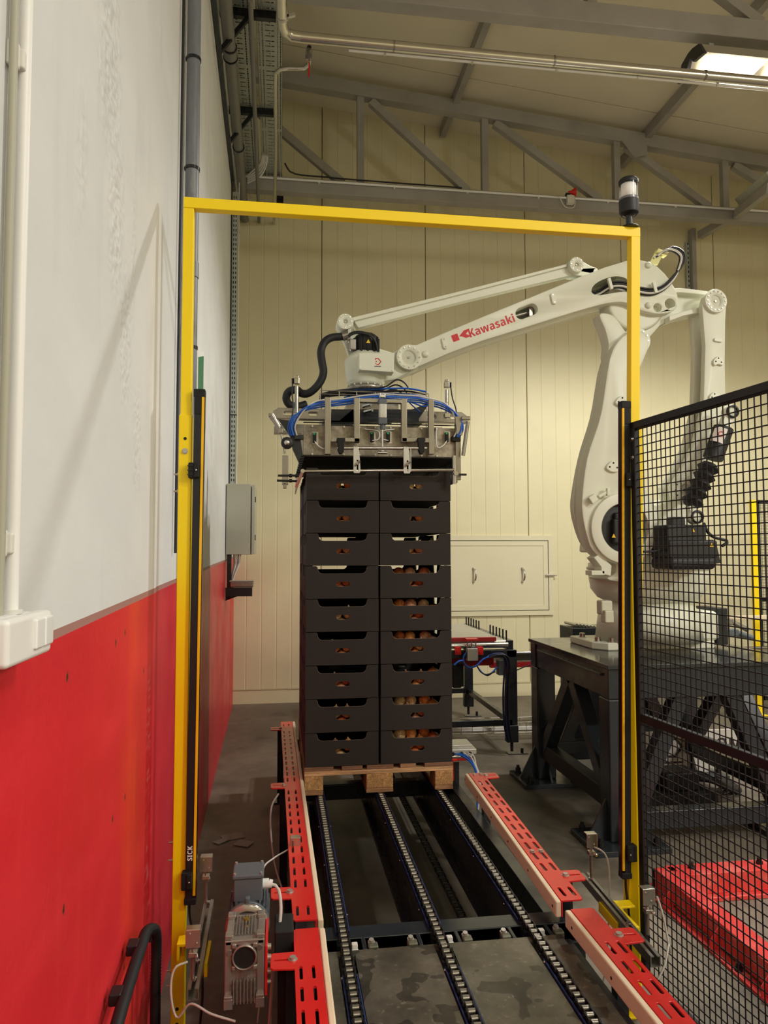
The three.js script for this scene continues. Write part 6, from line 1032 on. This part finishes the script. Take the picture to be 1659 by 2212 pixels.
// ---------- gearmotor ----------
{
  const g = thing('gearmotor', 'cast aluminium worm gearbox with a grey electric motor beside the conveyor', 'motor');
  const x0 = -0.152, x1 = -0.038, y0 = 0.385, y1 = 0.578, z0 = -2.25, z1 = -2.42, xc = (x0 + x1) / 2, yc = 0.535;
  const b = part('gearbox', [rspan(x0 + 0.004, x1 - 0.004, y0 + 0.01, y1 - 0.006, z0 - 0.008, z1, 0.006), rspan(x0, x0 + 0.022, y0, y1, z0, z1, 0.004), rspan(x1 - 0.022, x1, y0, y1, z0, z1, 0.004), rspan(x0, x1, y1 - 0.014, y1, z0, z0 - 0.01, 0.003), rspan(x0, x1, y1 - 0.012, y1, z1 + 0.02, z1, 0.003)], M.castAlu, g);
  for (const x of [x0 + 0.012, x1 - 0.012]) for (const z of [z0 - 0.025, z1 + 0.025]) part('mounting_lug', [rb(0.024, 0.012, 0.03, x, y1 + 0.004, z, 0.003), cy([x, y1 + 0.008, z], [x, y1 + 0.0105, z], 0.008, 12)], M.castAlu, b);
  for (const x of [x0 + 0.012, x1 - 0.012]) part('mounting_lug', [rb(0.026, 0.03, 0.014, x, y0 + 0.02, z0 + 0.004, 0.003), rb(0.024, 0.008, 0.02, x, y0 + 0.04, z0 + 0.004, 0.002)], M.castAlu, b);
  for (let i = 0; i < 7; i++) part('fin', bx(0.003, 0.006, 0.11, xc - 0.027 + i * 0.009, y1 - 0.001, (z0 + z1) / 2 - 0.01), M.castAlu, b);
  for (let i = 0; i < 7; i++) part('fin', bx(0.003, 0.062, 0.016, xc - 0.03 + i * 0.01, y0 + 0.05, z0 + 0.002), M.castAlu, b);
  part('bore_ring', latheAt([[0.0305, -0.004], [0.0305, 0.012], [0.0345, 0.012], [0.036, 0.008], [0.036, -0.006]], [xc, yc - 0.003, z0 - 0.002], [0, 0, 1], 36), M.castAlu, b); part('bore_cap', cy([xc, yc - 0.003, z0 - 0.006], [xc, yc - 0.003, z0 + 0.006], 0.0306, 32), M.blackMatt, b, 'black bore cap');
  for (const [u, v] of [[-1, 1], [1, 1], [-1, -1], [1, -1]]) part('bore_ear', [rb(0.014, 0.014, 0.012, xc + u * 0.03, yc - 0.003 + v * 0.031, z0 - 0.001, 0.004), cy([xc + u * 0.031, yc - 0.003 + v * 0.032, z0 + 0.004], [xc + u * 0.031, yc - 0.003 + v * 0.032, z0 + 0.0056], 0.0036, 8)], M.castAlu, b);
  part('oil_plug', [cy([xc, y0 + 0.1, z0 - 0.004], [xc, y0 + 0.1, z0 + 0.004], 0.011, 16)], M.steelDull, b); part('oil_plug', [cy([xc, y1, z1 + 0.05], [xc, y1 + 0.006, z1 + 0.05], 0.01, 8)], std(0xb49a4a, 0.35, 0.8), b, 'brass oil plug');
  for (const [x, y] of [[x0 + 0.014, yc + 0.01], [x1 - 0.014, yc + 0.02]]) part('side_plug', cy([x, y, z0 - 0.002], [x, y, z0 + 0.003], 0.008, 12), M.chrome, b);
  const fl = part('red_flange', [rspan(x1 + 0.001, x1 + 0.009, y0 + 0.03, y1 - 0.02, z0 + 0.0, z1, 0.003)], M.red, g, 'red mounting plate'); for (const y of [y0 + 0.06, y0 + 0.09, y0 + 0.13, y0 + 0.16]) part('bolt', hexBolt(x1 + 0.009, y, z0 - 0.02, [1, 0, 0], 0.008, 0.01), M.zinc, fl);
  part('drive_shaft', cy([x1, 0.47, -2.33], [0.1, 0.47, -2.33], 0.016, 14), M.steelDull, g);
  part('bearing_box', [rspan(-0.01, 0.05, 0.42, 0.53, -2.38, -2.5, 0.006), rspan(0.0, 0.11, 0.2, 0.45, -2.3, -2.42, 0.006)], M.blackMatt, g);
  // motor
  const m = part('motor_body', [latheAt([[0.0001, 0], [0.07, 0], [0.07, -0.014], [0.058, -0.02], [0.056, -0.19], [0.062, -0.195], [0.062, -0.24], [0.045, -0.255], [0.0001, -0.255]], [xc, yc, z1], [0, 0, 1], 40)], M.motorGrey, g);
  part('adapter_ring', latheAt([[0.05, 0.012], [0.066, 0.01], [0.069, 0], [0.066, -0.004]], [xc, yc, z1 - 0.001], [0, 0, 1], 40), M.castAlu, m);
  const fins = []; for (let i = 0; i < 26; i++) { const t = i / 26 * Math.PI * 2; if (Math.sin(t) > 0.86) continue; fins.push(bar([xc + 0.062 * Math.cos(t), yc + 0.062 * Math.sin(t), z1 - 0.03], [xc + 0.062 * Math.cos(t), yc + 0.062 * Math.sin(t), z1 - 0.18], 0.012, 0.003, [-Math.sin(t), Math.cos(t), 0])); } part('cooling_fin', fins, M.motorGrey, m);
  part('lifting_eye', [rb(0.016, 0.026, 0.016, xc, yc + 0.074, z1 - 0.006, 0.004), cy([xc, yc + 0.08, z1], [xc, yc + 0.08, z1 + 0.006], 0.005, 8)], M.motorGrey, m);
  const tb = part('terminal_box', [rspan(xc - 0.046, xc + 0.046, yc + 0.05, yc + 0.122, z1 - 0.05, z1 - 0.145, 0.005)], M.motorGrey, m), lid = part('terminal_lid', rspan(xc - 0.05, xc + 0.05, yc + 0.122, yc + 0.136, z1 - 0.045, z1 - 0.15, 0.005), M.motorGrey, tb);
  for (const [u, v] of [[-1, 0], [1, 0], [-1, 1], [1, 1]]) part('lid_screw', cy([xc + u * 0.042, yc + 0.136, z1 - 0.053 - v * 0.088], [xc + u * 0.042, yc + 0.141, z1 - 0.053 - v * 0.088], 0.0045, 8), M.zinc, lid);
  part('cable_gland', [cy([xc + 0.046, yc + 0.09, z1 - 0.085], [xc + 0.066, yc + 0.09, z1 - 0.085], 0.016, 6), cy([xc + 0.066, yc + 0.09, z1 - 0.085], [xc + 0.076, yc + 0.088, z1 - 0.083], 0.013, 12)], M.white, tb, 'white cable gland');
  part('motor_cable', tube([[xc + 0.07, yc + 0.088, z1 - 0.083], [xc + 0.092, yc + 0.08, z1 - 0.08], [xc + 0.104, yc + 0.04, z1 - 0.05], [xc + 0.1, yc - 0.02, z1 - 0.02], [xc + 0.085, yc - 0.1, z1 - 0.02], [xc + 0.075, yc - 0.25, z1 - 0.03], [xc + 0.06, 0.02, z1 - 0.03]], 0.0055, 36, 8), M.cable, tb);
}
// ---------- sensors on rods and their rails ----------
function sensor(x, y, z, y0, face, label, cablePts) {
  const s = thing('rod_sensor', label, 'sensor', 'bracketed sensors on rods');
  part('rod', cy([x, y0, z], [x, y + 0.045, z], 0.0055, 10), M.steelDull, s);
  const b = part('bracket', [rb(0.042, 0.052, 0.003, x, y + 0.02, z + 0.012, 0.001), rb(0.042, 0.003, 0.03, x, y + 0.046, z - 0.002, 0.001), rb(0.003, 0.052, 0.026, x + face * 0.021, y + 0.02, z, 0.001)], M.inox, s);
  part('screw', [cy([x - 0.01, y + 0.034, z + 0.013], [x - 0.01, y + 0.034, z + 0.018], 0.0035, 8), cy([x + 0.01, y + 0.006, z + 0.013], [x + 0.01, y + 0.006, z + 0.018], 0.0035, 8)], M.chrome, b);
  part('sensor_body', [rb(0.024, 0.04, 0.014, x + face * 0.004, y + 0.018, z + 0.002, 0.003)], M.black, s);
  part('clamp', [rb(0.026, 0.014, 0.024, x, y - 0.026, z + 0.004, 0.002), cy([x + 0.01, y - 0.026, z + 0.014], [x + 0.012, y - 0.03, z + 0.026], 0.006, 6)], M.inox, s);
  if (cablePts) part('cable', tube(cablePts, 0.0035, 36, 6), M.cable, s);
}
{
  const rail = (label, a, b, posts) => {
    const r = thing('profile_rail', label, 'rail', 'slotted sensor rails'); const d = 0.0155, t = 0.003;
    const A = v3(a), B = v3(b), w = (ox, oy, ww, hh) => bar(A.clone().add(V(ox, oy, 0)), B.clone().add(V(ox, oy, 0)), ww, hh, [0, 1, 0]);
    part('channel', [w(0, -d, 2 * d, t), w(-d, 0, t, 2 * d), w(d, 0, t, 2 * d), w(-0.011, d, 0.011, t), w(0.011, d, 0.011, t)], M.steelDull, r);
    for (const f of posts) { const p = A.clone().lerp(B, f); part('nut', [cy([p.x, p.y + d, p.z], [p.x, p.y + d + 0.008, p.z], 0.008, 6)], M.chrome, r); }
    return r;
  };
  const L = rail('slotted steel sensor rail beside the gearmotor', [-0.243, 0.42, -2.28], [-0.249, 0.42, -2.84], [0.08, 0.25, 0.95]);
  part('yellow_bracket', [rspan(-0.325, -0.27, 0.395, 0.405, -2.6, -2.66, 0.002), rspan(-0.332, -0.322, 0.35, 0.405, -2.6, -2.66, 0.002)], M.yellow, L, 'yellow rail bracket'); part('yellow_bracket', bar([-0.222, 0.4, -2.44], [-0.222, 0.4, -2.58], 0.01, 0.04, [0, 1, 0]), M.yellow, L, 'yellow rail bracket');
  const R = rail('slotted steel sensor rail beside the fence', [1.172, 0.42, -2.25], [1.2, 0.42, -2.86], [0.2, 0.33, 0.9]);
  part('yellow_bracket', bar([1.166, 0.4, -2.5], [1.17, 0.4, -2.66], 0.035, 0.006, [1, 0, 0]), M.yellow, R, 'yellow rail bracket'); part('yellow_bracket', [rspan(1.212, 1.226, 0.4, 0.42, -2.46, -2.66, 0.002), rspan(1.226, 1.29, 0.405, 0.413, -2.62, -2.67, 0.002)], M.yellow, R, 'yellow rail bracket');
  const lz = -2.82, q = [[-0.258,0.57]][0]; sensor(q[0], q[1] - 0.015, lz, 0.435, 1, 'small steel sensor on a rod beside the light curtain at the wall');
  const q2 = [[-0.248,0.553]][0]; sensor(q2[0], q2[1] - 0.015, -2.33, 0.435, -1, 'small steel sensor on a rod above the open end of the rail', [[q2[0] - 0.015, q2[1] - 0.06, -2.32], [q2[0] - 0.05, q2[1] - 0.07, -2.31], [q2[0] - 0.06, q2[1] - 0.13, -2.3], [q2[0] - 0.04, q2[1] - 0.2, -2.29], [q2[0] + 0.0, 0.4, -2.27], [q2[0] + 0.06, 0.385, -2.24], [q2[0] + 0.13, 0.37, -2.22]]);
  const q3 = [[1.201,0.585]][0]; sensor(q3[0], q3[1] - 0.02, -2.8, 0.435, 1, 'small steel sensor on a rod at the far end of the fence-side rail', [[q3[0] + 0.005, q3[1] - 0.02, -2.79], [q3[0] + 0.05, q3[1] - 0.05, -2.78], [q3[0] + 0.06, q3[1] - 0.2, -2.77], [q3[0] + 0.05, 0.3, -2.76], [q3[0] + 0.03, 0.1, -2.76], [q3[0] + 0.0, 0.01, -2.76]]);
  const q4 = [[1.214,0.561]][0]; sensor(q4[0], q4[1] - 0.02, -2.38, 0.435, 1, 'small steel sensor on a rod in front of the mesh fence', [[q4[0] + 0.03, q4[1], -2.37], [q4[0] + 0.045, q4[1] - 0.06, -2.36], [q4[0] + 0.05, q4[1] - 0.16, -2.33], [q4[0] + 0.03, 0.44, -2.3], [q4[0] + 0.0, 0.4, -2.27], [q4[0] - 0.03, 0.36, -2.26]]);
  const q5 = [[0.07,0.506]][0]; sensor(q5[0], q5[1] - 0.02, -3.14, 0.5, -1, 'small steel sensor on a rod bolted to the wall-side guide rail', [[q5[0] - 0.03, q5[1] - 0.02, -3.13], [q5[0] - 0.09, q5[1] - 0.04, -3.1], [q5[0] - 0.13, 0.46, -3.0], [q5[0] - 0.12, 0.3, -2.9], [q5[0] - 0.13, 0.1, -2.85], [q5[0] - 0.14, 0.01, -2.8]]);
}
// loose cables and scraps on the floor
{
  solo('floor_cable', tube([[-0.2, 0.008, -2.3], [-0.1, 0.008, -2.2], [0.02, 0.01, -2.25], [0.08, 0.01, -2.5]], 0.006, 24, 6), M.cable, 'pale cable lying on the floor under the gearmotor', 'cable');
  solo('floor_cable', tube([[0.06, 0.01, -3.6], [-0.02, 0.2, -3.75], [-0.035, 0.42, -3.85], [0.0, 0.47, -3.9]], 0.005, 24, 6), M.cable, 'pale cable hanging from the wall-side guide rail', 'cable');
  const sc = [[-0.27, -4.62, 0.13, 0.09, 0.3], [-0.2, -4.5, 0.1, 0.08, -0.5], [-0.33, -4.55, 0.09, 0.05, 0.8]];
  const paper = std(0x9d968a, 0.85);
  sc.forEach(([x, z, w, d, a], i) => solo('paper_scrap', place(rb(w, 0.002, d, 0, 0, 0, 0.0008), x, 0.004 + i * 0.0022, z, 0.02, a, 0.01), paper, ['larger flat paper scrap on the floor by the red wall', 'smaller paper scrap overlapping another on the floor', 'narrow paper strip on the floor by the red wall'][i], 'paper', 'paper scraps'));
  solo('dry_leaf', [slab(smooth([[-0.03, 0], [-0.01, 0.016], [0.02, 0.012], [0.035, 0.0], [0.01, -0.014], [-0.015, -0.012]], 20), 0.002, 0.004).rotateX(-1.3).translate(0.37, 0.016, -3.3)], std(0xa9906a, 0.8), 'dry onion skin lying on the floor between two chains', 'onion skin');
}

renderer.render(scene, camera);
